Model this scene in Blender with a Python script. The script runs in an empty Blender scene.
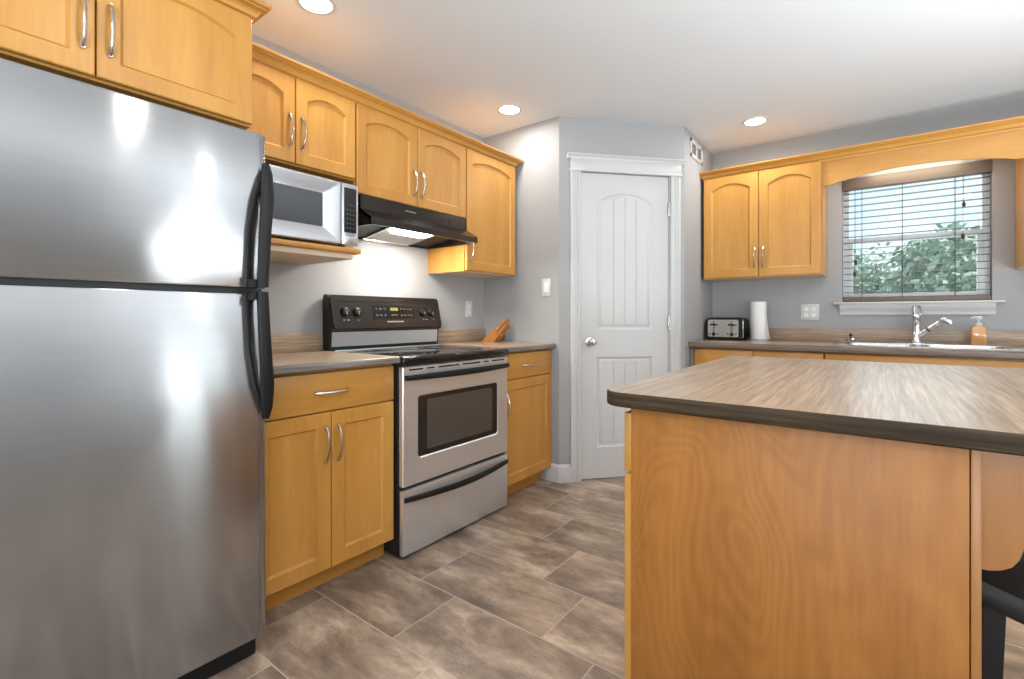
import bpy, bmesh, math, random
from mathutils import Matrix, Vector
PI = math.pi
sc = bpy.context.scene
COL = sc.collection
random.seed(7)

# ------------------------------------------------------------------ camera
cam_d = bpy.data.cameras.new('camera')
cam = bpy.data.objects.new('camera', cam_d)
COL.objects.link(cam)
sc.camera = cam
cam_d.sensor_fit = 'HORIZONTAL'
cam_d.sensor_width = 36.0
cam_d.lens = 36.0 * 482.7 / 1024.0
cam_d.shift_y = -(339.5 - 316.5) / 1024.0
cam_d.clip_start = 0.02
cam.location = (2.36, 0.0, 1.105)
cam.rotation_euler = (PI / 2, 0, 0.6507)

# ------------------------------------------------------------------ colour management
vs = sc.view_settings
vs.view_transform = 'Standard'
vs.look = 'None'
vs.exposure = 0.08
vs.gamma = 1.0
vs.use_curve_mapping = False
sc.cycles.max_bounces = 10
sc.cycles.diffuse_bounces = 6
sc.cycles.glossy_bounces = 5
sc.cycles.transparent_max_bounces = 16
sc.cycles.sample_clamp_indirect = 6.0
sc.cycles.use_denoising = True
sc.cycles.caustics_reflective = False
sc.cycles.caustics_refractive = False

# ------------------------------------------------------------------ sky
world = bpy.data.worlds.new('sky')
sc.world = world
world.use_nodes = True
wn, wl = world.node_tree.nodes, world.node_tree.links
wn.clear()
w_out = wn.new('ShaderNodeOutputWorld')
w_bg = wn.new('ShaderNodeBackground')
w_tc = wn.new('ShaderNodeTexCoord')
w_ns = wn.new('ShaderNodeTexNoise')
w_ns.inputs['Scale'].default_value = 3.2
w_ns.inputs['Detail'].default_value = 6
w_rp = wn.new('ShaderNodeValToRGB')
w_rp.color_ramp.elements[0].position = 0.40
w_rp.color_ramp.elements[0].color = (0.56, 0.76, 0.93, 1)
w_rp.color_ramp.elements[1].position = 0.60
w_rp.color_ramp.elements[1].color = (0.86, 0.93, 1.0, 1)
wl.new(w_tc.outputs['Generated'], w_ns.inputs['Vector'])
wl.new(w_ns.outputs['Fac'], w_rp.inputs['Fac'])
wl.new(w_rp.outputs['Color'], w_bg.inputs['Color'])
w_bg.inputs['Strength'].default_value = 1.35
wl.new(w_bg.outputs['Background'], w_out.inputs['Surface'])

# ------------------------------------------------------------------ lights
def sun(energy, vec, color, angle):
    d = bpy.data.lights.new('sun', 'SUN')
    d.energy = energy
    d.color = color
    d.angle = angle
    o = bpy.data.objects.new('sun', d)
    COL.objects.link(o)
    o.rotation_euler = Vector(vec).to_track_quat('-Z', 'Y').to_euler()
def area(name, loc, vec, sx, sy, energy, color=(1, 1, 1)):
    d = bpy.data.lights.new(name, 'AREA')
    d.shape = 'RECTANGLE'
    d.size, d.size_y = sx, sy
    d.energy = energy
    d.color = color
    o = bpy.data.objects.new(name, d)
    COL.objects.link(o)
    o.location = loc
    o.rotation_euler = Vector(vec).to_track_quat('-Z', 'Y').to_euler()
    return o
sun(4.0, (-1.0, 0.22, -0.80), (1.0, 0.95, 0.86), 0.02)
area('patio_daylight', (5.16, 1.73, 1.04), (-1, 0, 0), 0.84, 1.98, 11, (0.95, 0.98, 1.0))
area('added_side_daylight', (5.16, -2.15, 1.25), (-1, 0, 0), 1.26, 1.66, 42, (0.98, 0.99, 1.0))  # added lamp at an unseen side window, brightens the base cabinets
area('added_front_daylight', (2.9, -3.16, 1.35), (0, 1, 0), 3.3, 1.8, 22, (0.98, 0.99, 1.0))  # added lamp at an unseen window behind the camera
area('sink_window_daylight', (2.53, 4.36, 1.64), (0, -1, -0.15), 0.74, 0.84, 3.2, (0.9, 0.96, 1.0))
area('added_bounce_fill', (4.0, 1.6, 0.80), (0.0, 0, 1), 1.2, 1.2, 122, (0.90, 0.965, 1.02))  # upward fill lamp, added to brighten the ceiling and kitchen
area('added_bounce_fill', (2.8, -1.7, 0.80), (0, 0.2, 1), 1.2, 1.2, 120, (0.90, 0.965, 1.02))  # second upward fill lamp, added behind the camera

# ------------------------------------------------------------------ mesh helpers
class MB:
    def __init__(self):
        self.bm = bmesh.new()
    def _box(self, x0, x1, y0, y1, z0, z1, bev=0.0, seg=2):
        bm = self.bm
        v = [bm.verts.new((x, y, z)) for x in (x0, x1) for y in (y0, y1) for z in (z0, z1)]
        fs = [bm.faces.new([v[i] for i in q]) for q in ((0, 1, 3, 2), (4, 6, 7, 5), (0, 4, 5, 1), (2, 3, 7, 6), (0, 2, 6, 4), (1, 5, 7, 3))]
        if bev > 0:
            es = list({e for f in fs for e in f.edges})
            bmesh.ops.bevel(bm, geom=es, offset=bev, segments=seg, affect='EDGES', profile=0.5)
    def box(self, x0, x1, y0, y1, z0, z1, bev=0.0, seg=2):
        a, b = sorted((x0, x1)); c, d = sorted((y0, y1)); e, f = sorted((z0, z1))
        self._box(a, b, c, d, e, f, bev, seg)
        return self
    def loops(self, loops, cap0=True, cap1=True, closed=True):
        bm = self.bm
        vl = [[bm.verts.new(p) for p in L] for L in loops]
        n = len(vl[0])
        for A, B in zip(vl, vl[1:]):
            for i in range(n if closed else n - 1):
                j = (i + 1) % n
                bm.faces.new((A[i], A[j], B[j], B[i]))
        if cap0:
            bm.faces.new(vl[0][::-1])
        if cap1:
            bm.faces.new(vl[-1])
        return self
    def prism(self, poly, axis, a0, a1):
        def mk(p, a):
            if axis == 'z': return (p[0], p[1], a)
            if axis == 'y': return (p[0], a, p[1])
            return (a, p[0], p[1])
        return self.loops([[mk(p, a0) for p in poly], [mk(p, a1) for p in poly]])
    def tube(self, pts, r, n=10, flat=None):
        pts = [Vector(p) for p in pts]
        rs = r if isinstance(r, (list, tuple)) else [r] * len(pts)
        up = None
        L = []
        for i, p in enumerate(pts):
            t = (pts[min(i + 1, len(pts) - 1)] - pts[max(i - 1, 0)]).normalized()
            if up is None:
                up = t.orthogonal().normalized() if flat is None else (Vector(flat) - t * t.dot(Vector(flat))).normalized()
            else:
                up = (up - t * t.dot(up)).normalized()
            s = t.cross(up)
            rr = rs[i]
            ra, rb = rr if isinstance(rr, tuple) else (rr, rr)
            L.append([p + up * (ra * math.cos(2 * PI * k / n)) + s * (rb * math.sin(2 * PI * k / n)) for k in range(n)])
        return self.loops(L)
    def lathe(self, prof, c, axis='z', n=24, cap0=True, cap1=True):
        c = Vector(c)
        L = []
        for r, h in prof:
            ring = []
            for k in range(n):
                a = 2 * PI * k / n
                u, v = r * math.cos(a), r * math.sin(a)
                ring.append(c + Vector({'z': (u, v, h), 'y': (u, h, v), 'x': (h, u, v)}[axis]))
            L.append(ring)
        return self.loops(L, cap0, cap1)
    def mould(self, path, prof, closed=False):
        """sweep a profile [(out, z)] along a plan path [(x, y)] with mitred corners; out = to the right of travel"""
        P = [Vector(p) for p in path]
        L = []
        for i, p in enumerate(P):
            a = (P[i] - P[i - 1]).normalized() if i > 0 else (P[1] - P[0]).normalized()
            b = (P[i + 1] - P[i]).normalized() if i < len(P) - 1 else a
            na, nb = Vector((a.y, -a.x)), Vector((b.y, -b.x))
            m = (na + nb).normalized()
            k = 1.0 / max(0.2, m.dot(na))
            L.append([(p.x + m.x * k * o, p.y + m.y * k * o, z) for o, z in prof])
        return self.loops(L)
    def xf(self, M):
        bmesh.ops.transform(self.bm, matrix=M, verts=self.bm.verts)
        return self

def wmat(o):
    m = Matrix.Identity(4)
    while o is not None:
        m = o.matrix_basis @ m
        o = o.parent
    return m

def obj(name, mb, mat, parent=None, smooth=40, world=True, loc=None, rotz=0.0):
    """link one mesh; world=True: the builder holds world coordinates and is moved into the parent's (or loc's) frame"""
    bm = mb.bm
    bmesh.ops.recalc_face_normals(bm, faces=bm.faces)
    me = bpy.data.meshes.new(name)
    o = bpy.data.objects.new(name, me)
    COL.objects.link(o)
    if parent is not None:
        o.parent = parent
        if world:
            bmesh.ops.transform(bm, matrix=wmat(parent).inverted(), verts=bm.verts)
    elif loc is not None:
        o.location = loc
        o.rotation_euler = (0, 0, rotz)
        if world:
            bmesh.ops.transform(bm, matrix=o.matrix_basis.inverted() if False else (Matrix.Translation(Vector(loc)) @ Matrix.Rotation(rotz, 4, 'Z')).inverted(), verts=bm.verts)
    bm.to_mesh(me)
    bm.free()
    me.materials.append(mat)
    if smooth:
        for p in me.polygons:
            p.use_smooth = True
        me.set_sharp_from_angle(angle=math.radians(smooth))
    return o

def thing(name, label, cat, loc=(0, 0, 0), rotz=0.0, group=None):
    o = bpy.data.objects.new(name, None)
    COL.objects.link(o)
    o.empty_display_size = 0.05
    o.location = loc
    o.rotation_euler = (0, 0, rotz)
    return tag(o, label, cat, group)
def tag(o, label, cat, group=None):
    o['label'] = label
    o['category'] = cat
    if group:
        o['group'] = group
    return o
def struct(o, label=None):
    o['kind'] = 'structure'
    if label:
        o['label'] = label
    return o

# ------------------------------------------------------------------ materials
def new_mat(name):
    m = bpy.data.materials.new(name)
    m.use_nodes = True
    nt = m.node_tree
    b = nt.nodes['Principled BSDF']
    return m, nt.nodes, nt.links, b
def srgb(r, g, b):
    f = lambda c: ((c / 255.0) / 12.92 if c / 255.0 <= 0.04045 else (((c / 255.0) + 0.055) / 1.055) ** 2.4)
    return (f(r), f(g), f(b), 1.0)
def plain(name, col, rough=0.5, metal=0.0, bump=0.0, bscale=60.0, var=0.04, spec=0.5, coat=0.0):
    m, n, l, b = new_mat(name)
    tc = n.new('ShaderNodeTexCoord')
    ns = n.new('ShaderNodeTexNoise')
    ns.inputs['Scale'].default_value = bscale
    ns.inputs['Detail'].default_value = 3
    l.new(tc.outputs['Object'], ns.inputs['Vector'])
    mx = n.new('ShaderNodeMix')
    mx.data_type = 'RGBA'
    mx.inputs['A'].default_value = tuple(c * (1 - var) for c in col[:3]) + (1,)
    mx.inputs['B'].default_value = tuple(min(1, c * (1 + var)) for c in col[:3]) + (1,)
    l.new(ns.outputs['Fac'], mx.inputs['Factor'])
    l.new(mx.outputs['Result'], b.inputs['Base Color'])
    b.inputs['Roughness'].default_value = rough
    b.inputs['Metallic'].default_value = metal
    b.inputs['Specular IOR Level'].default_value = spec
    b.inputs['Coat Weight'].default_value = coat
    if bump:
        bp = n.new('ShaderNodeBump')
        bp.inputs['Strength'].default_value = bump
        bp.inputs['Distance'].default_value = 0.002
        l.new(ns.outputs['Fac'], bp.inputs['Height'])
        l.new(bp.outputs['Normal'], b.inputs['Normal'])
    return m
def ramp(n, stops):
    r = n.new('ShaderNodeValToRGB')
    e = r.color_ramp.elements
    e[0].position, e[0].color = stops[0]
    e[1].position, e[1].color = stops[-1]
    for p, c in stops[1:-1]:
        x = e.new(p)
        x.color = c
    return r
def wood(name, cols, axis='z', fine=60.0, rough=0.38, swirl=0.0, coat=0.15):
    """timber with grain stretched along one axis; swirl adds the wandering figure of rotary-cut veneer"""
    m, n, l, b = new_mat(name)
    tc = n.new('ShaderNodeTexCoord')
    oi = n.new('ShaderNodeObjectInfo')
    ad = n.new('ShaderNodeVectorMath')
    ad.operation = 'ADD'
    sm = n.new('ShaderNodeVectorMath')
    sm.operation = 'SCALE'
    cb = n.new('ShaderNodeCombineXYZ')
    for i in range(3):
        l.new(oi.outputs['Random'], cb.inputs[i])
    l.new(cb.outputs['Vector'], sm.inputs[0])
    sm.inputs['Scale'].default_value = 9.0
    l.new(tc.outputs['Object'], ad.inputs[0])
    l.new(sm.outputs['Vector'], ad.inputs[1])
    mp = n.new('ShaderNodeMapping')
    s = [1.0, 1.0, 1.0]
    s['xyz'.index(axis)] = 0.10
    mp.inputs['Scale'].default_value = s
    l.new(ad.outputs['Vector'], mp.inputs['Vector'])
    n1 = n.new('ShaderNodeTexNoise')
    n1.inputs['Scale'].default_value = fine
    n1.inputs['Detail'].default_value = 5
    n1.inputs['Roughness'].default_value = 0.6
    n2 = n.new('ShaderNodeTexNoise')
    n2.inputs['Scale'].default_value = 5.0
    n2.inputs['Detail'].default_value = 3
    n2.inputs['Distortion'].default_value = 0.6
    l.new(mp.outputs['Vector'], n1.inputs['Vector'])
    l.new(mp.outputs['Vector'], n2.inputs['Vector'])
    mix = n.new('ShaderNodeMath')
    mix.operation = 'MULTIPLY_ADD'
    mix.inputs[1].default_value = 0.35
    l.new(n1.outputs['Fac'], mix.inputs[0])
    sc2 = n.new('ShaderNodeMath')
    sc2.operation = 'MULTIPLY'
    sc2.inputs[1].default_value = 0.65
    l.new(n2.outputs['Fac'], sc2.inputs[0])
    l.new(sc2.outputs[0], mix.inputs[2])
    fac = mix.outputs[0]
    if swirl:
        mp2 = n.new('ShaderNodeMapping')
        s2 = [1.0, 1.0, 1.0]
        s2['xyz'.index(axis)] = 0.45
        mp2.inputs['Scale'].default_value = s2
        l.new(ad.outputs['Vector'], mp2.inputs['Vector'])
        n3 = n.new('ShaderNodeTexNoise')
        n3.inputs['Scale'].default_value = 3.4
        n3.inputs['Detail'].default_value = 1.5
        n3.inputs['Distortion'].default_value = 0.7
        l.new(mp2.outputs['Vector'], n3.inputs['Vector'])
        rg = n.new('ShaderNodeMath')
        rg.operation = 'MULTIPLY'
        rg.inputs[1].default_value = 170.0
        l.new(n3.outputs['Fac'], rg.inputs[0])
        sn = n.new('ShaderNodeMath')
        sn.operation = 'SINE'
        l.new(rg.outputs[0], sn.inputs[0])
        ma = n.new('ShaderNodeMath')
        ma.operation = 'MULTIPLY_ADD'
        ma.inputs[1].default_value = swirl
        l.new(sn.outputs[0], ma.inputs[0])
        l.new(fac, ma.inputs[2])
        fac = ma.outputs[0]
    rp = ramp(n, [(0.30, cols[0]), (0.5, cols[1]), (0.70, cols[2])])
    l.new(fac, rp.inputs['Fac'])
    l.new(rp.outputs['Color'], b.inputs['Base Color'])
    b.inputs['Roughness'].default_value = rough
    b.inputs['Coat Weight'].default_value = coat
    b.inputs['Coat Roughness'].default_value = 0.25
    bp = n.new('ShaderNodeBump')
    bp.inputs['Strength'].default_value = 0.05
    bp.inputs['Distance'].default_value = 0.001
    l.new(n1.outputs['Fac'], bp.inputs['Height'])
    l.new(bp.outputs['Normal'], b.inputs['Normal'])
    return m
def laminate(name, axis, cols, rough=0.3):
    m, n, l, b = new_mat(name)
    tc = n.new('ShaderNodeTexCoord')
    mp = n.new('ShaderNodeMapping')
    s = [1.0, 1.0, 1.0]
    s['xyz'.index(axis)] = 0.03
    mp.inputs['Scale'].default_value = s
    l.new(tc.outputs['Object'], mp.inputs['Vector'])
    n1 = n.new('ShaderNodeTexNoise')
    n1.inputs['Scale'].default_value = 95.0
    n1.inputs['Detail'].default_value = 5
    n1.inputs['Roughness'].default_value = 0.75
    l.new(mp.outputs['Vector'], n1.inputs['Vector'])
    rp = ramp(n, [(0.34, cols[0]), (0.5, cols[1]), (0.66, cols[2])])
    l.new(n1.outputs['Fac'], rp.inputs['Fac'])
    l.new(rp.outputs['Color'], b.inputs['Base Color'])
    b.inputs['Roughness'].default_value = rough
    return m
def steel(name, col, rough=0.3, aniso=0.6, axis='y', wobble=0.0):
    m, n, l, b = new_mat(name)
    b.inputs['Metallic'].default_value = 0.82
    b.inputs['Anisotropic'].default_value = aniso
    b.inputs['Anisotropic Rotation'].default_value = 0.25
    tg = n.new('ShaderNodeTangent')
    tg.direction_type = 'RADIAL'
    tg.axis = 'Z'
    l.new(tg.outputs['Tangent'], b.inputs['Tangent'])
    tc = n.new('ShaderNodeTexCoord')
    mp = n.new('ShaderNodeMapping')
    s = [1.0, 1.0, 1.0]
    s['xyz'.index(axis)] = 0.015
    mp.inputs['Scale'].default_value = s
    l.new(tc.outputs['Object'], mp.inputs['Vector'])
    ns = n.new('ShaderNodeTexNoise')
    ns.inputs['Scale'].default_value = 260.0
    ns.inputs['Detail'].default_value = 4
    l.new(mp.outputs['Vector'], ns.inputs['Vector'])
    c = col[:3]
    rp = ramp(n, [(0.3, tuple(x * 0.97 for x in c) + (1,)), (0.7, tuple(min(1, x * 1.03) for x in c) + (1,))])
    l.new(ns.outputs['Fac'], rp.inputs['Fac'])
    l.new(rp.outputs['Color'], b.inputs['Base Color'])
    mr = n.new('ShaderNodeMapRange')
    mr.inputs['To Min'].default_value = rough * 0.96
    mr.inputs['To Max'].default_value = rough * 1.05
    l.new(ns.outputs['Fac'], mr.inputs['Value'])
    l.new(mr.outputs['Result'], b.inputs['Roughness'])
    if wobble:
        n2 = n.new('ShaderNodeTexNoise')
        n2.inputs['Scale'].default_value = 3.5
        n2.inputs['Detail'].default_value = 1.0
        l.new(tc.outputs['Object'], n2.inputs['Vector'])
        bp = n.new('ShaderNodeBump')
        bp.inputs['Strength'].default_value = 1.0
        bp.inputs['Distance'].default_value = wobble
        l.new(n2.outputs['Fac'], bp.inputs['Height'])
        l.new(bp.outputs['Normal'], b.inputs['Normal'])
    return m
def emit(name, col, strength):
    m, n, l, b = new_mat(name)
    b.inputs['Base Color'].default_value = (0.9, 0.9, 0.88, 1)
    b.inputs['Emission Color'].default_value = col
    b.inputs['Emission Strength'].default_value = strength
    return m
def glass(name, tint=(1, 1, 1, 1), refl=0.03):
    m = bpy.data.materials.new(name)
    m.use_nodes = True
    n, l = m.node_tree.nodes, m.node_tree.links
    n.clear()
    o = n.new('ShaderNodeOutputMaterial')
    t = n.new('ShaderNodeBsdfTransparent')
    t.inputs['Color'].default_value = tint
    g = n.new('ShaderNodeBsdfGlossy')
    g.inputs['Roughness'].default_value = 0.02
    x = n.new('ShaderNodeMixShader')
    x.inputs['Fac'].default_value = refl
    l.new(t.outputs[0], x.inputs[1])
    l.new(g.outputs[0], x.inputs[2])
    l.new(x.outputs[0], o.inputs['Surface'])
    return m

MAPLE = [(0.435, 0.195, 0.036, 1), (0.53, 0.254, 0.050, 1), (0.61, 0.312, 0.072, 1)]
M_WZ = wood('maple_upright_grain', MAPLE, 'z')
M_WY = wood('maple_grain_along_left_wall', MAPLE, 'y')
M_WX = wood('maple_grain_along_window_wall', MAPLE, 'x')
M_WIN = plain('cabinet_underside_melamine', srgb(214, 196, 172), 0.5)
M_BIRCH = wood('birch_veneer_panel', [(0.265, 0.093, 0.014, 1), (0.345, 0.132, 0.022, 1), (0.415, 0.170, 0.033, 1)], 'z', 90, 0.5, 0.045, 0.0)
M_BIRCH_E = wood('birch_edge', [(0.28, 0.108, 0.022, 1), (0.33, 0.135, 0.031, 1), (0.37, 0.16, 0.042, 1)], 'z', 45, 0.42)
LAM = [(0.20, 0.142, 0.098, 1), (0.355, 0.258, 0.18, 1), (0.52, 0.39, 0.285, 1)]
M_LY = laminate('laminate_grain_y', 'y', LAM)
M_LX = laminate('laminate_grain_x', 'x', LAM)
LAME = [(0.022, 0.013, 0.006, 1), (0.044, 0.028, 0.014, 1), (0.085, 0.058, 0.033, 1)]
M_LEX = laminate('laminate_edge_x', 'x', LAME, 0.6)
M_LEX.node_tree.nodes['Principled BSDF'].inputs['Specular IOR Level'].default_value = 0.2
M_LEY = laminate('laminate_edge_y_sheen', 'y', [(0.10, 0.085, 0.075, 1), (0.19, 0.165, 0.15, 1), (0.30, 0.265, 0.24, 1)], 0.4)  # greyer, paler edge: reflected light is put into the colour
M_LEW = laminate('laminate_edge_window', 'x', [(0.08, 0.06, 0.045, 1), (0.15, 0.115, 0.09, 1), (0.25, 0.20, 0.16, 1)], 0.4)
M_WALL = plain('grey_wall_paint', (0.37, 0.372, 0.376, 1), 0.75, 0, 0.15, 220, 0.01, 0.3)
M_CEIL = plain('white_ceiling_paint', (0.68, 0.70, 0.715, 1), 0.85, 0, 0.1, 150, 0.01, 0.2)
M_WHITE = plain('white_trim_paint', (0.58, 0.58, 0.58, 1), 0.35, 0, 0, 40, 0.01)
M_VINYL = plain('white_vinyl', (0.82, 0.82, 0.82, 1), 0.4, 0, 0, 40, 0.01)
M_STEEL = steel('brushed_stainless', (0.37, 0.37, 0.372), 0.19, 0.93, 'y', 0.004)
M_STEEL.node_tree.nodes['Principled BSDF'].inputs['Metallic'].default_value = 0.94
M_STEEL2 = steel('range_stainless', (0.73, 0.775, 0.825), 0.34, 0.4, 'y', 0.0)
M_STEELX = steel('sink_stainless', (0.62, 0.62, 0.63), 0.22, 0.3, 'x')
M_BLKST = steel('dark_stainless', (0.055, 0.048, 0.044), 0.22, 0.4, 'y')
M_CHROME = plain('chrome', (0.75, 0.75, 0.77, 1), 0.09, 1.0, 0, 30, 0.02)
M_NICKEL = plain('satin_nickel', (0.66, 0.63, 0.60, 1), 0.24, 1.0, 0, 30, 0.02)
M_BLACK = plain('black_plastic', (0.008, 0.008, 0.009, 1), 0.45, spec=0.3)
M_BLACKG = plain('black_gloss', (0.008, 0.008, 0.009, 1), 0.08, 0, 0, 20, 0.02)
M_BLKMAT = plain('black_enamel', (0.010, 0.010, 0.011, 1), 0.45)
M_DGREY = plain('dark_grey_metal', (0.08, 0.08, 0.085, 1), 0.4, 0.3)
M_KEY = plain('pale_key_print', (0.20, 0.18, 0.14, 1), 0.5)
M_TKEY = plain('dim_key_print', (0.055, 0.05, 0.035, 1), 0.5)
M_MICRO = steel('microwave_steel', (0.60, 0.61, 0.63), 0.26, 0.3, 'y')
M_OVENGL = plain('oven_window_glass', (0.014, 0.012, 0.011, 1), 0.06, 0, 0, 20, 0.02, 0.6)
M_BLINDW = plain('bronze_blind_rail', srgb(102, 90, 80), 0.5)
M_SLAT = plain('bronze_blind_slat', srgb(84, 78, 74), 0.4)
M_CORD = plain('blind_cord', (0.05, 0.04, 0.035, 1), 0.8)
M_TASSEL = plain('dark_wood_tassel', (0.03, 0.012, 0.008, 1), 0.4)
M_PAPER = plain('paper_towel', (0.86, 0.86, 0.86, 1), 0.9, 0, 0.5, 260, 0.02, 0.1)
M_ORANGE = plain('orange_liquid_soap', (0.66, 0.33, 0.12, 1), 0.15, 0, 0, 20, 0.05, 0.5, 0.5)
M_KNIFE = wood('knife_block_wood', [(0.40, 0.15, 0.035, 1), (0.52, 0.21, 0.05, 1), (0.62, 0.28, 0.085, 1)], 'z', 70, 0.35)
M_STOOL = plain('black_stool_lacquer', (0.005, 0.004, 0.004, 1), 0.45, 0, 0, 20, 0.1, 0.3)
M_ALU = plain('aluminium_mesh_filter', (0.55, 0.53, 0.48, 1), 0.35, 0.9, 0.8, 420, 0.25)
M_LAMP = emit('warm_white_lamp', (1.0, 0.93, 0.80, 1), 14.0)
M_HOODL = emit('hood_lamp_lens', (1.0, 0.93, 0.82, 1), 105.0)
M_LED = emit('clock_display', (0.75, 0.70, 0.10, 1), 0.5)
M_LED.node_tree.nodes['Principled BSDF'].inputs['Base Color'].default_value = (0.10, 0.09, 0.02, 1)
M_LED.node_tree.nodes['Principled BSDF'].inputs['Emission Strength'].default_value = 0.3
M_GLASS = glass('window_glass', (0.97, 0.99, 0.98, 1))
M_LAWN = plain('lawn_green', (0.10, 0.17, 0.06, 1), 0.9, 0, 0.3, 9, 0.3)
M_BARK = plain('tree_bark', (0.10, 0.075, 0.06, 1), 0.9, 0, 0.5, 30, 0.3)
M_LEAF = plain('tree_leaves', (0.30, 0.41, 0.32, 1), 0.6, 0, 0, 2.5, 0.35)
M_LEAF2 = plain('conifer_needles', (0.15, 0.27, 0.21, 1), 0.6, 0, 0, 2.5, 0.3)

def floor_tiles():
    m, n, l, b = new_mat('slate_look_floor_tile')
    def math_(op, a, c=None, cc=None):
        x = n.new('ShaderNodeMath')
        x.operation = op
        for i, v in enumerate((a, c, cc)):
            if v is None: continue
            if isinstance(v, (int, float)): x.inputs[i].default_value = v
            else: l.new(v, x.inputs[i])
        return x.outputs[0]
    tc = n.new('ShaderNodeTexCoord')
    sp = n.new('ShaderNodeSeparateXYZ')
    l.new(tc.outputs['Object'], sp.inputs[0])
    ry = math_('DIVIDE', math_('SUBTRACT', sp.outputs['Y'], 0.758), 0.311)
    row = math_('FLOOR', ry)
    rx = math_('DIVIDE', math_('ADD', math_('SUBTRACT', sp.outputs['X'], 0.622), math_('MULTIPLY', row, 0.2033)), 0.61)
    colm = math_('FLOOR', rx)
    fx, fy = math_('FRACT', rx), math_('FRACT', ry)
    ex = math_('MULTIPLY', math_('MINIMUM', fx, math_('SUBTRACT', 1.0, fx)), 0.61)
    ey = math_('MULTIPLY', math_('MINIMUM', fy, math_('SUBTRACT', 1.0, fy)), 0.311)
    ed = math_('MINIMUM', ex, ey)
    gm = n.new('ShaderNodeMapRange')
    gm.inputs['From Min'].default_value = 0.0016
    gm.inputs['From Max'].default_value = 0.0030
    l.new(ed, gm.inputs['Value'])
    idv = n.new('ShaderNodeCombineXYZ')
    l.new(colm, idv.inputs[0]); l.new(row, idv.inputs[1])
    wn_ = n.new('ShaderNodeTexWhiteNoise')
    wn_.noise_dimensions = '2D'
    l.new(idv.outputs[0], wn_.inputs['Vector'])
    off = n.new('ShaderNodeVectorMath')
    off.operation = 'MULTIPLY_ADD'
    off.inputs[1].default_value = (17, 17, 17)
    l.new(wn_.outputs['Color'], off.inputs[0])
    l.new(tc.outputs['Object'], off.inputs[2])
    mp = n.new('ShaderNodeMapping')
    mp.inputs['Scale'].default_value = (1.0, 2.2, 1.0)
    l.new(off.outputs[0], mp.inputs['Vector'])
    n1 = n.new('ShaderNodeTexNoise')
    n1.inputs['Scale'].default_value = 3.0
    n1.inputs['Detail'].default_value = 10
    n1.inputs['Roughness'].default_value = 0.68
    n1.inputs['Distortion'].default_value = 0.25
    l.new(mp.outputs[0], n1.inputs['Vector'])
    rp = ramp(n, [(0.32, srgb(98, 85, 76)), (0.45, srgb(133, 115, 101)), (0.55, srgb(162, 142, 124)), (0.70, srgb(208, 190, 170))])
    l.new(n1.outputs['Fac'], rp.inputs['Fac'])
    # pale scratches of the slate print
    mp3 = n.new('ShaderNodeMapping')
    mp3.inputs['Scale'].default_value = (1.0, 3.0, 1.0)
    mp3.inputs['Rotation'].default_value = (0, 0, 0.25)
    l.new(off.outputs[0], mp3.inputs['Vector'])
    n3 = n.new('ShaderNodeTexNoise')
    n3.inputs['Scale'].default_value = 11.0
    n3.inputs['Detail'].default_value = 5
    n3.inputs['Distortion'].default_value = 1.2
    l.new(mp3.outputs[0], n3.inputs['Vector'])
    rid = math_('ABSOLUTE', math_('SUBTRACT', n3.outputs['Fac'], 0.5))
    r3 = n.new('ShaderNodeMapRange')
    r3.inputs['From Min'].default_value = 0.0
    r3.inputs['From Max'].default_value = 0.012
    r3.inputs['To Min'].default_value = 0.55
    r3.inputs['To Max'].default_value = 0.0
    l.new(rid, r3.inputs['Value'])
    mk = n.new('ShaderNodeTexNoise')
    mk.inputs['Scale'].default_value = 4.0
    l.new(off.outputs[0], mk.inputs['Vector'])
    mk2 = n.new('ShaderNodeMapRange')
    mk2.inputs['From Min'].default_value = 0.5
    mk2.inputs['From Max'].default_value = 0.65
    l.new(mk.outputs['Fac'], mk2.inputs['Value'])
    scr = math_('MULTIPLY', r3.outputs[0], mk2.outputs[0])
    m1 = n.new('ShaderNodeMix'); m1.data_type = 'RGBA'
    l.new(scr, m1.inputs['Factor'])
    l.new(rp.outputs['Color'], m1.inputs['A'])
    m1.inputs['B'].default_value = srgb(205, 192, 178)
    # tone of each tile
    hv = n.new('ShaderNodeHueSaturation')
    tv = n.new('ShaderNodeMapRange')
    tv.inputs['To Min'].default_value = 0.80
    tv.inputs['To Max'].default_value = 1.10
    l.new(wn_.outputs['Value'], tv.inputs['Value'])
    l.new(tv.outputs[0], hv.inputs['Value'])
    l.new(m1.outputs['Result'], hv.inputs['Color'])
    m2 = n.new('ShaderNodeMix'); m2.data_type = 'RGBA'
    l.new(gm.outputs[0], m2.inputs['Factor'])
    m2.inputs['A'].default_value = srgb(180, 164, 146)
    l.new(hv.outputs['Color'], m2.inputs['B'])
    l.new(m2.outputs['Result'], b.inputs['Base Color'])
    b.inputs['Roughness'].default_value = 0.36
    bp = n.new('ShaderNodeBump')
    bp.inputs['Strength'].default_value = 0.25
    bp.inputs['Distance'].default_value = 0.002
    hh = math_('ADD', math_('MULTIPLY', n1.outputs['Fac'], 0.4), gm.outputs[0])
    l.new(hh, bp.inputs['Height'])
    l.new(bp.outputs['Normal'], b.inputs['Normal'])
    return m
M_FLOOR = floor_tiles()

# ================================================================== SETTING
RX, FY, BY, CZ = 5.0, -3.0, 4.15, 2.44          # right wall, wall behind the camera, window wall, ceiling
T = 0.14
P1, P2 = Vector((0.66, 2.75)), Vector((1.27, 3.43))
PANG = math.atan2(P2.y - P1.y, P2.x - P1.x)
PL = (P2 - P1).length

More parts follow.
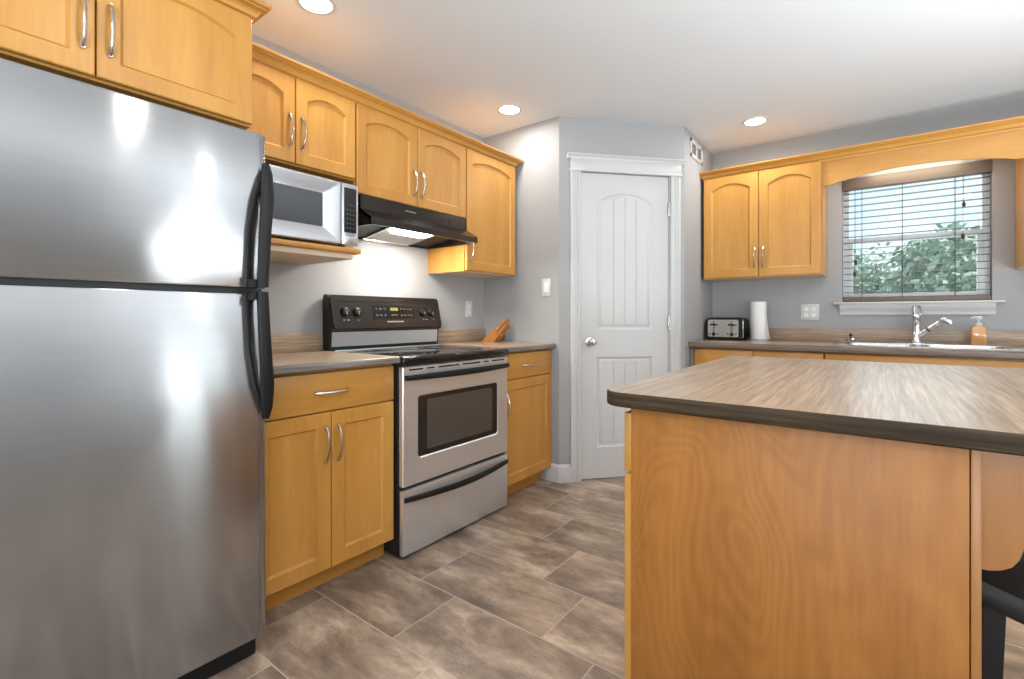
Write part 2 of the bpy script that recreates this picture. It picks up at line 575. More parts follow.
struct(obj('floor', MB().box(-T, RX + T, FY - T, BY + T, -0.1, 0.0), M_FLOOR, smooth=0))
struct(obj('ceiling', MB().box(-T, RX + T, FY - T, BY + T, CZ, CZ + 0.12), M_CEIL, smooth=0))
struct(obj('wall_left', MB().box(-T, 0, FY - T, BY + T, 0, CZ), M_WALL, smooth=0))
struct(obj('wall_pantry_side', MB().box(0, P1.x - 0.0, P1.y, P1.y + 0.10, 0, CZ), M_WALL, smooth=0))
# diagonal pantry wall, local frame: x along the wall, y into the wall
DO0, DO1, DOZ = 0.150, 0.806, 2.088
mb = MB()
mb.box(0.0, DO0, 0, 0.10, 0, CZ).box(DO1, PL, 0, 0.10, 0, CZ).box(DO0, DO1, 0, 0.10, DOZ, CZ)
struct(obj('wall_pantry_diagonal', mb, M_WALL, smooth=0, world=False, loc=(P1.x, P1.y, 0), rotz=PANG))
struct(obj('wall_pantry_return', MB().box(P2.x - 0.10, P2.x, P2.y, BY, 0, CZ), M_WALL, smooth=0))
def wall_hole(horiz, a0, a1, w0, w1, o0, o1, z0, z1):
    mb = MB()
    def bx(s0, s1, h0, h1):
        if s1 - s0 < 1e-6 or h1 - h0 < 1e-6: return
        if horiz: mb.box(s0, s1, w0, w1, h0, h1)
        else: mb.box(w0, w1, s0, s1, h0, h1)
    bx(a0, o0, 0, CZ); bx(o1, a1, 0, CZ); bx(o0, o1, 0, z0); bx(o0, o1, z1, CZ)
    return mb
WX0, WX1, WZ0, WZ1 = 2.150, 2.912, 1.205, 2.075
struct(obj('wall_back', wall_hole(True, P2.x, RX + T, BY, BY + T, WX0, WX1, WZ0, WZ1), M_WALL, smooth=0))
mb = wall_hole(False, 0.6, BY, RX, RX + T, 1.30, 2.16, 0.04, 2.05)
mb2 = wall_hole(False, FY, 0.6, RX, RX + T, -2.8, -1.5, 0.4, 2.1)
me_ = bpy.data.meshes.new('tmp'); mb2.bm.to_mesh(me_); mb.bm.from_mesh(me_); bpy.data.meshes.remove(me_); mb2.bm.free()
struct(obj('wall_right', mb, M_WALL, smooth=0))
struct(obj('wall_front', wall_hole(True, 0, RX + T, FY - T, FY, 1.2, 4.6, 0.45, 2.25), M_WALL, smooth=0))

def window(name, horiz, w, o0, o1, z0, z1, mull, rail=None, fw=0.05, sw=0.04):
    """vinyl window filling an opening; w = (inner, outer) positions through the wall"""
    def bx(mb, a, b_, c, d_, t0, t1, bev=0.004):
        if horiz: mb.box(a, b_, w + t0, w + t1, c, d_, bev)
        else: mb.box(w + t0, w + t1, a, b_, c, d_, bev)
    def ring(mb, a, b_, c, d_, k, t0, t1):
        bx(mb, a, a + k, c, d_, t0, t1); bx(mb, b_ - k, b_, c, d_, t0, t1)
        bx(mb, a + k, b_ - k, c, c + k, t0, t1); bx(mb, a + k, b_ - k, d_ - k, d_, t0, t1)
    mb = MB()
    ring(mb, o0, o1, z0, z1, fw, 0.0, 0.07)
    fr = struct(obj(name, mb, M_VINYL))
    panes = []
    if rail:
        g = MB(); ring(g, o0 + fw - 0.01, o1 - fw + 0.01, z0 + fw - 0.01, rail + 0.018, sw, -0.006, 0.028)
        obj('lower_sash', g, M_VINYL, fr)
        g = MB(); ring(g, o0 + fw - 0.02, o1 - fw + 0.02, rail - 0.016, z1 - fw + 0.01, sw - 0.016, 0.032, 0.06)
        obj('upper_sash', g, M_VINYL, fr)
        panes = [(o0 + fw + 0.02, o1 - fw - 0.02, z0 + fw + 0.02, rail, 0.010), (o0 + fw - 0.005, o1 - fw + 0.005, rail, z1 - fw, 0.045)]
    else:
        edges = [o0 + fw - 0.005] + [o0 + (o1 - o0) * k / mull for k in range(1, mull)] + [o1 - fw + 0.005]
        for k in range(1, mull):
            g = MB(); bx(g, edges[k] - 0.03, edges[k] + 0.03, z0 + fw, z1 - fw, 0.01, 0.06)
            obj('mullion', g, M_VINYL, fr)
        panes = [(edges[k], edges[k + 1], z0 + fw - 0.005, z1 - fw + 0.005, 0.035) for k in range(mull)]
    for a, b_, c, d_, t in panes:
        g = MB(); bx(g, a, b_, c, d_, t, t + 0.004, 0)
        obj('pane', g, M_GLASS, fr, smooth=0)
    return fr
window('window_1', True, BY + 0.062, WX0, WX1, WZ0, WZ1, 1, 1.640, 0.038, 0.032)
window('window_2', False, RX + 0.04, 1.30, 2.16, 0.04, 2.05, 1)
window('added_window_4', False, RX + 0.04, -2.8, -1.5, 0.4, 2.1, 2)  # unseen window, added to light the base cabinets
window('added_window_3', True, FY - 0.11, 1.2, 4.6, 0.45, 2.25, 3)  # unseen window behind the camera, added for its daylight
# sill and apron of the sink window
mb = MB().box(2.098, 2.962, BY - 0.045, BY + 0.062, 1.190, 1.2055, 0.005)
mb.prism([(BY, 1.19), (BY - 0.034, 1.19), (BY - 0.032, 1.172), (BY - 0.022, 1.150), (BY - 0.014, 1.140), (BY - 0.014, 1.118), (BY, 1.118)], 'x', 2.135, 2.925)
struct(obj('trim_1', mb, M_WHITE), 'white window sill with moulded apron above the sink')

# baseboards
BPROF = [(0, 0), (0.018, 0), (0.018, 0.072), (0.013, 0.086), (0.013, 0.096), (0.007, 0.112), (0, 0.118)]
dvec = (P2 - P1).normalized()
struct(obj('baseboard_pantry', MB().mould([(0.53, P1.y), (P1.x, P1.y), tuple(P1 + dvec * 0.079)], BPROF), M_WHITE))
struct(obj('baseboard_return', MB().mould([tuple(P2 - dvec * 0.036), (P2.x, P2.y), (P2.x, 3.50)], BPROF), M_WHITE))
struct(obj('baseboard_right', MB().mould([(RX, BY), (RX, 2.5)], BPROF), M_WHITE))

# door casing: fluted legs, frieze and crowned head (local frame of the diagonal wall, y < 0 is into the room)
mb = MB()
for a0, a1 in ((0.078, 0.152), (0.804, 0.878)):
    pr = [(a0, 0), (a0, -0.016), (a0 + 0.010, -0.019), (a0 + 0.018, -0.016), (a0 + 0.024, -0.019), (a0 + 0.032, -0.0125), (a0 + 0.040, -0.019),
          (a0 + 0.048, -0.0125), (a0 + 0.056, -0.019), (a0 + 0.064, -0.015), (a1, -0.013), (a1, 0)]
    mb.loops([[(p[0], p[1], 0.0) for p in pr], [(p[0], p[1], 2.085) for p in pr]])
mb.box(0.070, 0.886, -0.024, 0, 2.080, 2.096, 0.004)
mb.box(0.076, 0.880, -0.018, 0, 2.096, 2.170, 0.001)
pr = [(0, 2.162), (-0.022, 2.162), (-0.024, 2.170), (-0.034, 2.180), (-0.042, 2.184), (-0.042, 2.192), (0, 2.192)]
mb.loops([[(0.052, y, z) for y, z in pr], [(0.904, y, z) for y, z in pr]])
mb.box(DO0, DO0 + 0.006, 0, 0.09, 0, DOZ - 0.006).box(DO1 - 0.006, DO1, 0, 0.09, 0, DOZ - 0.006).box(DO0, DO1, 0, 0.09, DOZ - 0.006, DOZ)
struct(obj('trim_2', mb, M_WHITE, world=False, loc=(P1.x, P1.y, 0), rotz=PANG), 'white fluted casing around the pantry door')

# ------------------------------------------------------------------ panelled door builder
def arch_loop(x0, x1, z0, zs, rise, n=14):
    """opening outline: bottom edge, right shoulder, arc, left shoulder"""
    L = [(x0, z0), (x1, z0), (x1, zs)]
    for k in range(1, n):
        t = 1 - 2 * k / n
        L.append(((x0 + x1) / 2 + t * (x1 - x0) / 2, zs + rise * (1 - t * t)))
    L.append((x0, zs))
    return L
def panel_front(mb, x0, x1, z0, z1, op, rise, steps, mp, thick=None, n=14):
    """front with one (arched) opening; op = (x0,x1,z0,z_shoulder); steps = [(inset, depth)]; mp(a, z, depth) -> point; returns the last outline"""
    O = arch_loop(*op, rise, n)
    outer = [(x0, z0), (x1, z0), (x1, z1)] + [(p[0], z1) for p in O[3:-1]] + [(x0, z1)]
    loops = []
    if thick:
        loops.append([mp(a, z, thick) for a, z in outer])
        e = 0.003
        ins = lambda p: (min(max(p[0], x0 + e), x1 - e), min(max(p[1], z0 + e), z1 - e))
        loops.append([mp(a, z, e) for a, z in outer])
        loops.append([mp(*ins(p), 0) for p in outer])
    else:
        loops.append([mp(a, z, 0) for a, z in outer])
    last = O
    for s, dp in steps:
        q = arch_loop(op[0] + s, op[1] - s, op[2] + s, op[3] - s * 0.7, rise, n)
        loops.append([mp(a, z, dp) for a, z in q])
        last = q
    mb.loops(loops, cap0=bool(thick), cap1=False)
    return last

# pantry door slab
DX0, DX1, DZ1, DY = 0.158, 0.798, 2.078, 0.012
mp = lambda a, z, d: (a, DY + d, z)
mb = MB()
STEPS = [(0, 0), (0.010, 0.007), (0.020, 0.009), (0.036, 0.003), (0.040, 0.003)]
zmid = 0.92
la = panel_front(mb, DX0, DX1, zmid, DZ1, (0.270, 0.678, 1.015, 1.885), 0.065, STEPS, mp)
lb = panel_front(mb, DX0, DX1, 0.006, zmid, (0.270, 0.678, 0.215, 0.828), 0.0, STEPS, mp)
mb.bm.faces.new([mb.bm.verts.new(mp(a, z, 0.007)) for a, z in la])
mb.bm.faces.new([mb.bm.verts.new(mp(a, z, 0.007)) for a, z in lb])
for L, rise, zs in ((la, 0.065, 1.885 - 0.028), (lb, 0.0, 0.828 - 0.028)):
    a0, a1, z0 = L[0][0], L[1][0], L[0][1]
    k = 4
    for i in range(k):
        s0 = a0 + (a1 - a0) * i / k + (0.0025 if i else 0)
        s1 = a0 + (a1 - a0) * (i + 1) / k - (0.0025 if i < k - 1 else 0)
        top = []
        for j in range(7):
            x = s1 + (s0 - s1) * j / 6
            t = (x - (a0 + a1) / 2) / ((a1 - a0) / 2)
            top.append((x, zs + rise * (1 - t * t)))
        poly = [(s0, z0), (s1, z0)] + top
        mb.loops([[mp(a, z, 0.0072) for a, z in poly], [mp(a, z, 0.003) for a, z in poly]])
mb.box(DX0, DX1, DY + 0.0095, DY + 0.035, 0.006, DZ1)
door = struct(obj('door_1', mb, M_WHITE, world=False, loc=(P1.x, P1.y, 0), rotz=PANG, smooth=30), 'white arched two-panel pantry door across the corner')
mb = MB().lathe([(0.033, 0), (0.033, -0.004), (0.028, -0.007), (0.012, -0.010), (0.011, -0.028), (0.020, -0.034), (0.027, -0.044), (0.027, -0.054), (0.020, -0.063), (0.006, -0.066)], (0.222, DY, 0.935), 'y')
obj('knob', mb, M_NICKEL, door, world=False)
for hz in (1.85, 1.06, 0.25):
    mb = MB().box(0.789, 0.803, -0.004, DY + 0.004, hz - 0.045, hz + 0.045, 0.001)
    mb.lathe([(0.006, -0.048), (0.006, 0.048)], (0.799, -0.006, hz), 'z', 10)
    obj('hinge', mb, M_NICKEL, door, world=False)
obj('latch_plate', MB().box(0.152, 0.157, -0.001, 0.02, 0.90, 0.96), M_NICKEL, door, world=False)

# ================================================================== CABINETS
def pull(name, p0, p1, out, parent, bow=0.028, r=0.0048):
    """bow handle between two feet, bulging along out"""
    p0, p1, out = Vector(p0), Vector(p1), Vector(out)
    pts, rs = [], []
    n = 14
    ax = (p1 - p0).normalized()
    p0e, p1e = p0 - ax * 0.006, p1 + ax * 0.006
    for k in range(n + 1):
        t = k / n
        s = math.sin(PI * t)
        pts.append(p0e.lerp(p1e, t) + out * (0.004 + bow * s ** 0.7))
        rs.append((r * (1.25 - 0.4 * s), r * (1.45 - 0.15 * s)))
    mb = MB().tube(pts, rs, 10)
    for p in (p0e, p1e):
        mb.tube([p - out * 0.0005, p + out * 0.008], [0.0075, 0.006], 10)
    return obj(name, mb, M_NICKEL, parent)

def cab_door(parent, face, a0, a1, z0, z1, front, arch=0.0, handle=None, sw=0.058, shoulder=None, mat=None, hl=0.128):
    """face: '+x' (left wall), '-y' (window wall), '-x'; handle=(a, z_low) or None"""
    M = {'+x': lambda a, z, d: (front - d, a, z), '-y': lambda a, z, d: (a, front + d, z), '-x': lambda a, z, d: (front + d, a, z)}[face]
    out = {'+x': (1, 0, 0), '-y': (0, -1, 0), '-x': (-1, 0, 0)}[face]
    mb = MB()
    zs = (z1 - sw - arch) if arch else z1 - sw
    last = panel_front(mb, a0, a1, z0, z1, (a0 + sw, a1 - sw, z0 + sw, zs), arch, [(0, 0), (0.002, 0.003), (0.007, 0.0075), (0.0085, 0.0095)], M, 0.019)
    d = obj('door', mb, mat or M_WZ, parent, smooth=30)
    g = MB()
    g.loops([[M(a, z, 0.012) for a, z in last], [M(a, z, 0.0090) for a, z in last]])
    obj('panel', g, mat or M_WZ, d, smooth=30)
    if handle:
        a, zl = handle
        pull('handle', M(a, zl, 0), M(a, zl + hl, 0), out, d)
    return d
def slab_front(name, parent, face, a0, a1, z0, z1, front, handle=True, mat=None, hl=0.128):
    M = {'+x': lambda a, z, d: (front - d, a, z), '-y': lambda a, z, d: (a, front + d, z), '-x': lambda a, z, d: (front + d, a, z)}[face]
    out = {'+x': (1, 0, 0), '-y': (0, -1, 0), '-x': (-1, 0, 0)}[face]
    mb = MB()
    p, q = M(a0, z0, 0), M(a1, z1, 0.019)
    mb.box(p[0], q[0], p[1], q[1], p[2], q[2], 0.003)
    d = obj(name, mb, mat or M_WY, parent)
    if handle:
        c, z = (a0 + a1) / 2, (z0 + z1) / 2
        pull('handle', M(c - hl / 2, z, 0), M(c + hl / 2, z, 0), out, d)
    return d

XF = 0.605          # front of the base doors on the left wall
# --- base cabinet between refrigerator and range
def base_left(label, y0, y1, two, hside):
    t = thing('base_cabinet', label, 'cabinet', (0.3, (y0 + y1) / 2, 0))
    mb = MB().box(0.003, XF - 0.022, y0, y1, 0.100, 0.893)
    obj('body', mb, M_WZ, t)
    obj('toe_kick', MB().box(0.02, 0.528, y0, y1, 0.0, 0.100), M_WY, t)
    slab_front('drawer', t, '+x', y0 + 0.004, y1 - 0.004, 0.728, 0.882, XF)
    if two:
        ym = (y0 + y1) / 2
        cab_door(t, '+x', y0 + 0.004, ym - 0.002, 0.094, 0.722, XF, 0, (ym - 0.028, 0.530))
        cab_door(t, '+x', ym + 0.002, y1 - 0.004, 0.094, 0.722, XF, 0, (ym + 0.028, 0.530))
    else:
        cab_door(t, '+x', y0 + 0.004, y1 - 0.004, 0.094, 0.722, XF, 0, (y0 + 0.032, 0.515))
    return t
base_left('maple two-door base cabinet with a drawer, between refrigerator and range', 0.790, 1.424, True, 0)
base_left('maple single-door base cabinet with a drawer, between range and pantry wall', 2.212, 2.746, False, -1)

# --- laminate tops on the left wall
def top_left(label, blabel, y0, y1):
    t = thing('countertop', label, 'countertop', (0.3, (y0 + y1) / 2, 0.893))
    mb = MB()
    pr = [(0.002, 0.893), (0.632, 0.893), (0.640, 0.898), (0.642, 0.910), (0.638, 0.921), (0.628, 0.925), (0.002, 0.925)]
    mb.prism([(x, z) for x, z in pr[:1] + [(0.62, 0.893), (0.62, 0.925)] + pr[-1:]], 'y', y0, y1)
    obj('top', mb, M_LY, t)
    g = MB().prism([(0.62, 0.893)] + pr[1:6] + [(0.62, 0.925)], 'y', y0, y1)
    obj('front_edge', g, M_LEY, t)
    g = MB().box(0.001, 0.020, y0 + 0.0, y1, 0.9255, 1.018, 0.003)
    tag(obj('backsplash', g, M_LY, loc=(0.01, (y0 + y1) / 2, 0.9255)), blabel, 'backsplash')
    return t
top_left('brown streaked laminate countertop between refrigerator and range', 'laminate backsplash strip on the wall between refrigerator and range', 0.785, 1.4265)
top_left('brown streaked laminate countertop carrying the knife block', 'laminate backsplash strip on the wall between range and knife block', 2.210, 2.749)

# --- wall cabinets on the left wall
UX, UT = 0.345, 2.150
def upper_left(label, y0, y1, z0, doors, front=UX, back=0.003, under=None):
    t = thing('wall_cabinet', label, 'cabinet', (front / 2, (y0 + y1) / 2, z0))
    mb = MB().box(back, front - 0.021, y0, y1, z0, UT)
    obj('body', mb, M_WZ, t)
    obj('underside', MB().box(back, front - 0.022, y0 + 0.001, y1 - 0.001, z0 - 0.002, z0 + 0.006), under or M_WIN, t)
    for a0, a1, h in doors:
        cab_door(t, '+x', a0, a1, z0 + 0.004, UT - 0.008, front, 0.034, h, 0.052)
    return t
upper_left('maple wall cabinet with two arched doors above the microwave', 0.794, 1.402, 1.766,
           [(0.797, 1.096, (1.070, 1.842)), (1.100, 1.399, (1.126, 1.842))], under=M_WY)
upper_left('maple wall cabinet with two arched doors above the range hood', 1.403, 2.186, 1.703,
           [(1.407, 1.790, (1.764, 1.766)), (1.794, 2.183, (1.818, 1.766))])
upper_left('tall single-door maple wall cabinet to the right of the range hood', 2.187, 2.692, 1.388,
           [(2.191, 2.688, (2.216, 1.452))])
upper_left('deep maple wall cabinet with two doors over the refrigerator', -0.060, 0.793, 1.770,
           [(-0.056, 0.366, (0.338, 1.850)), (0.370, 0.789, (0.398, 1.850))], 0.625, under=M_WY)
CPROF = [(0, -0.008), (0.0035, -0.008), (0.0055, -0.002), (0.0035, 0.004), (0.010, 0.006), (0.013, 0.010), (0.019, 0.021), (0.029, 0.030), (0.037, 0.033), (0.037, 0.037), (0.045, 0.040), (0.048, 0.045), (0.048, 0.052), (0, 0.052)]
cp = [(o, UT - 0.004 + z) for o, z in CPROF]
mb = MB().mould([(0.002, 2.694), (UX - 0.020, 2.694), (UX - 0.020, 0.796)][::-1] if False else [(UX - 0.018, 0.843), (UX - 0.018, 2.694), (0.002, 2.694)][::-1], [(-o, z) for o, z in cp])
tag(obj('crown_moulding', mb, M_WY, loc=(0.2, 1.7, UT)), 'maple crown moulding along the tops of the three range-wall cabinets', 'moulding')
mb = MB().mould([(0.625 - 0.018, -0.062), (0.625 - 0.018, 0.795), (0.40, 0.795)][::-1], [(-o, z) for o, z in cp])
tag(obj('crown_moulding', mb, M_WY, loc=(0.4, 0.4, UT)), 'maple crown moulding on the deep cabinet over the refrigerator', 'moulding')

# ================================================================== REFRIGERATOR
FX = 0.779
t = thing('refrigerator', 'tall stainless two-door refrigerator with curved black handles', 'refrigerator', (0.4, 0.35, 0))
obj('cabinet', MB().box(0.05, 0.700, -0.055, 0.760, 0.03, 1.680, 0.006), M_DGREY, t)
obj('toe_grille', MB().box(0.55, 0.735, -0.050, 0.752, 0.0, 0.070, 0.008), M_BLACK, t)
def fdoor(name, z0, z1):
    pl = [(0.712, -0.058), (FX - 0.012, -0.058), (FX - 0.003, -0.054), (FX, -0.045), (FX, 0.736), (FX - 0.005, 0.739), (FX - 0.005, 0.744), (FX - 0.001, 0.747),
          (FX - 0.002, 0.756), (FX - 0.008, 0.763), (FX - 0.018, 0.766), (0.712, 0.766)]
    mb = MB()
    e = 0.006
    cx, cy = 0.74, 0.35
    L = []
    for z, s in ((z0, e), (z0 + e * 0.3, e * 0.3), (z0 + e, 0), (z1 - e, 0), (z1 - e * 0.3, e * 0.3), (z1, e)):
        L.append([(x - s if x > cx else x, y - s if y > 0.70 else (y + s if y < 0 else y), z) for x, y in pl])
    mb.loops(L)
    return obj(name, mb, M_STEEL, t, smooth=35)
d_up = fdoor('freezer_door', 1.194, 1.692)
d_lo = fdoor('fridge_door', 0.078, 1.178)
obj('gasket', MB().box(0.700, 0.755, -0.050, 0.758, 0.085, 1.675), M_BLKMAT, t)
def fridge_handle(parent, ztip, zgap):
    # grip
    st = [(0.0, .776, .792, .755, .768), (0.10, .785, .815, .742, .768), (0.28, .808, .834, .728, .764), (0.55, .820, .843, .717, .751), (0.85, .820, .843, .712, .744), (1.0, .816, .841, .711, .742)]
    mb = MB()
    L = []
    for s, xi, xo, ya, yb in st:
        z = ztip + (zgap - ztip) * s
        r = 0.005
        L.append([(xi, ya + r, z), (xi, yb - r, z), (xi + r, yb, z), (xo - r, yb, z), (xo, yb - r * 1.6, z), (xo, ya + r * 1.6, z), (xo - r, ya, z), (xi + r, ya, z)])
    mb.loops(L)
    # backing strip on the door, joined at tip and gap end
    st2 = [(0.0, .755, .768), (0.12, .738, .756), (0.28, .720, .731), (0.55, .700, .711), (0.85, .694, .706), (1.0, .693, .706)]
    mb.loops([[(0.777, a, ztip + (zgap - ztip) * s), (0.777, b, ztip + (zgap - ztip) * s), (0.790, b - 0.002, ztip + (zgap - ztip) * s), (0.790, a + 0.003, ztip + (zgap - ztip) * s)] for s, a, b in st2])
    za = ztip + (zgap - ztip) * 0.94
    mb.box(0.778, 0.825, 0.699, 0.728, za, zgap)
    obj('handle', mb, M_BLACK, parent, smooth=45)
fridge_handle(d_up, 1.600, 1.196)
fridge_handle(d_lo, 0.775, 1.182)

# ================================================================== RANGE
RY0, RY1 = 1.431, 2.206
RF = 0.650
t = thing('range', 'freestanding stainless electric range with black glass cooktop and black handles', 'stove', (0.33, (RY0 + RY1) / 2, 0))
obj('body', MB().box(0.02, RF - 0.028, RY0, RY1, 0.012, 0.885, 0.003), M_BLKMAT, t)
mb = MB().box(0.015, RF + 0.012, RY0 - 0.003, RY1 + 0.003, 0.880, 0.922, 0.012, 3)
ck = obj('cooktop', mb, M_BLACKG, t)
for cx, cy, r in ((0.50, 1.62, 0.105), (0.50, 2.02, 0.085), (0.24, 1.62, 0.085), (0.24, 2.02, 0.105)):
    mb = MB()
    for rr in (r, r * 0.62):
        mb.loops([[(cx + q * math.cos(2 * PI * k / 40), cy + q * math.sin(2 * PI * k / 40), z) for k in range(40)] for q, z in ((rr, 0.9221), (rr, 0.9226), (rr - 0.003, 0.9226), (rr - 0.003, 0.9221))], False, False)
    obj('burner_ring', mb, M_DGREY, ck)
obj('trim_strip', MB().box(0.10, 0.112, RY0 + 0.01, RY1 - 0.01, 0.9215, 0.928, 0.002), M_STEEL2, ck)
# oven door
mb = MB()
mpx = lambda a, z, d: (RF - d, a, z)
def rrect(a0, a1, z0, z1, r, n=5):
    L = []
    for cx, cz, s in ((a1 - r, z0 + r, -PI / 2), (a1 - r, z1 - r, 0), (a0 + r, z1 - r, PI / 2), (a0 + r, z0 + r, PI)):
        for k in range(n + 1):
            a = s + k / n * PI / 2
            L.append((cx + r * math.cos(a), cz + r * math.sin(a)))
    return L
D0, D1, DZ0, DZT = RY0 + 0.003, RY1 - 0.003, 0.328, 0.876
out_ = rrect(D0, D1, DZ0, DZT, 0.006)
win = rrect(1.527, 2.114, 0.448, 0.734, 0.016)
win2 = rrect(1.522, 2.119, 0.443, 0.739, 0.020)
mb.loops([[mpx(a, z, 0.026) for a, z in out_], [mpx(a, z, 0.003) for a, z in out_], [mpx(min(max(a, D0 + .003), D1 - .003), min(max(z, DZ0 + .003), DZT - .003), 0) for a, z in out_],
          [mpx(a, z, 0) for a, z in win2], [mpx(a, z, 0.004) for a, z in win], [mpx(a, z, 0.008) for a, z in win]], cap0=True, cap1=False)
od = obj('oven_door', mb, M_STEEL2, t, smooth=30)
obj('oven_window', MB().loops([[mpx(a, z, 0.012) for a, z in win], [mpx(a, z, 0.005) for a, z in win]]), M_OVENGL, od, smooth=0)
gi = rrect(1.585, 2.070, 0.475, 0.712, 0.006)
obj('viewing_pane', MB().loops([[mpx(a, z, 0.0052) for a, z in gi], [mpx(a, z, 0.0042) for a, z in gi]]), plain('oven_glass_reflection', (0.075, 0.064, 0.055, 1), 0.12, 0, 0, 20, 0.1), od, smooth=0)  # brownish-grey reflection painted as a paler pane colour
mb = MB()
for a0, a1 in ((1.47, 1.555), (1.58, 1.628), (1.655, 1.80), (1.825, 1.965), (1.99, 2.035), (2.06, 2.17)):
    mb.box(RF - 0.004, RF + 0.0008, a0, a1, 0.8565, 0.8635)
obj('vent_slots', mb, M_BLACKG, od)
def bar(y0, y1, z, out, bowz, h, stand, name, parent, th=0.010):
    mb = MB()
    n = 20
    L = []
    for k in range(n + 1):
        u = k / n
        s = math.sin(PI * u)
        y = y0 + (y1 - y0) * u
        xo = RF + stand + out * s
        zz = z + bowz * s
        hh = h * (0.75 + 0.25 * s)
        L.append([(xo - th, y, zz - hh), (xo - th * 0.3, y, zz - hh), (xo, y, zz - hh * 0.55), (xo, y, zz + hh * 0.4), (xo - th * 0.4, y, zz + hh), (xo - th, y, zz + hh)])
    mb.loops(L)
    for y in (y0 + 0.001, y1 - 0.022):
        mb.box(RF - 0.001, RF + stand - 0.004, y, y + 0.021, z - h * 0.7, z + h * 0.7, 0.002)
    return obj(name, mb, M_BLACK, parent)
bar(RY0 + 0.012, RY1 - 0.012, 0.826, 0.030, 0.0, 0.0155, 0.022, 'oven_handle', od)
mb = MB().box(RF - 0.026, RF, RY0 + 0.003, RY1 - 0.003, 0.016, 0.312, 0.004)
dr = obj('storage_drawer', mb, M_STEEL2, t)
bar(RY0 + 0.010, RY1 - 0.008, 0.272, 0.042, -0.004, 0.0145, 0.012, 'drawer_handle', dr, 0.013)
# back guard
BG0, BG1 = RY0 - 0.002, RY1 + 0.002
pg = [(0.012, 0.915), (0.012, 1.205), (0.020, 1.222), (0.045, 1.222), (0.066, 1.205), (0.106, 1.034), (0.078, 1.026), (0.070, 0.915)]
bgd = obj('back_guard', MB().prism(pg, 'y', BG0, BG1), M_BLKMAT, t)
obj('kick_strip', MB().prism([(0.066, 0.945), (0.076, 0.945), (0.080, 1.022), (0.070, 1.022)], 'y', BG0 + 0.012, BG1 - 0.012), M_STEEL2, bgd)
# tilted control panel plane: local (y, s) where s runs down the slope
C0, C1 = Vector((0.0685, 0, 1.208)), Vector((0.1080, 0, 1.040))
sl = (C1 - C0).length
sd = (C1 - C0).normalized()
nrm = Vector((-sd.z, 0, sd.x))
def cpt(y, s, d=0.0):
    p = C0 + sd * s + nrm * d
    return (p.x, y, p.z)
def cquad(mb, y0, y1, s0, s1, d0, d1, r=0.004):
    o = rrect(y0, y1, s0, s1, r)
    mb.loops([[cpt(a, s, d0) for a, s in o], [cpt(a, s, d1) for a, s in o]])
    return mb
fr = rrect(BG0 + 0.003, BG1 - 0.003, -0.010, sl, 0.016)
fi = rrect(BG0 + 0.022, BG1 - 0.022, 0.022, sl - 0.010, 0.010)
mb = MB().loops([[cpt(a, s, -0.004) for a, s in fr], [cpt(a, s, 0.005) for a, s in fr], [cpt(a, s, 0.005) for a, s in fi], [cpt(a, s, 0.0015) for a, s in fi]], True, False)
bez = obj('panel_bezel', mb, M_BLKST, t)
obj('control_panel', cquad(MB(), BG0 + 0.021, BG1 - 0.021, 0.021, sl - 0.009, -0.002, 0.0022), M_BLKST, bez)
disp = obj('display', cquad(MB(), 1.690, 1.985, 0.040, 0.120, 0.0, 0.0040), M_BLACKG, bez)
obj('clock_digits', cquad(MB(), 1.812, 1.868, 0.054, 0.072, 0.003, 0.0046, 0.002), M_LED, bez)
for r_ in (0.056, 0.094):
    for y in (1.715, 1.742, 1.772, 1.892, 1.918, 1.944, 1.966):
        obj('touch_key', cquad(MB(), y - 0.008, y + 0.008, r_, r_ + 0.010, 0.003, 0.0046, 0.002), M_TKEY, bez)
obj('touch_key', cquad(MB(), 1.815, 1.862, 0.094, 0.102, 0.003, 0.0046, 0.002), M_TKEY, bez)
for y in (1.50, 1.525, 1.585, 2.060, 2.085, 2.145):
    obj('printed_mark', cquad(MB(), y - 0.006, y + 0.006, 0.122, 0.129, 0.002, 0.0028, 0.001), M_KEY, bez)
obj('printed_mark', cquad(MB(), 1.78, 1.90, 0.133, 0.141, 0.002, 0.0028, 0.001), M_KEY, bez)
for y in (1.510, 1.585, 2.063, 2.130):
    mb = MB()
    c = 0.082
    ring = lambda r, d: [cpt(y + r * math.cos(2 * PI * k / 20), c + r * math.sin(2 * PI * k / 20), d) for k in range(20)]
    mb.loops([ring(0.026, 0.002), ring(0.026, 0.006), ring(0.022, 0.018), ring(0.019, 0.020)])
    kn = obj('knob', mb, M_BLACK, t)
    obj('pointer', cquad(MB(), y - 0.003, y + 0.003, c - 0.002, c + 0.018, 0.018, 0.0208, 0.001), M_KEY, kn)

# ================================================================== RANGE HOOD
HY0, HY1 = 1.418, 2.180
t = thing('range_hood', 'black under-cabinet range hood with its lamp lit', 'range hood', (0.2, (HY0 + HY1) / 2, 1.542))
mb = MB()
SH = [(0.005, 1.545), (0.005, 1.700), (0.350, 1.700), (0.352, 1.632), (0.440, 1.580), (0.442, 1.545)]
inn = [(0.020, 1.545), (0.020, 1.585), (0.350, 1.622), (0.428, 1.574), (0.430, 1.545)]
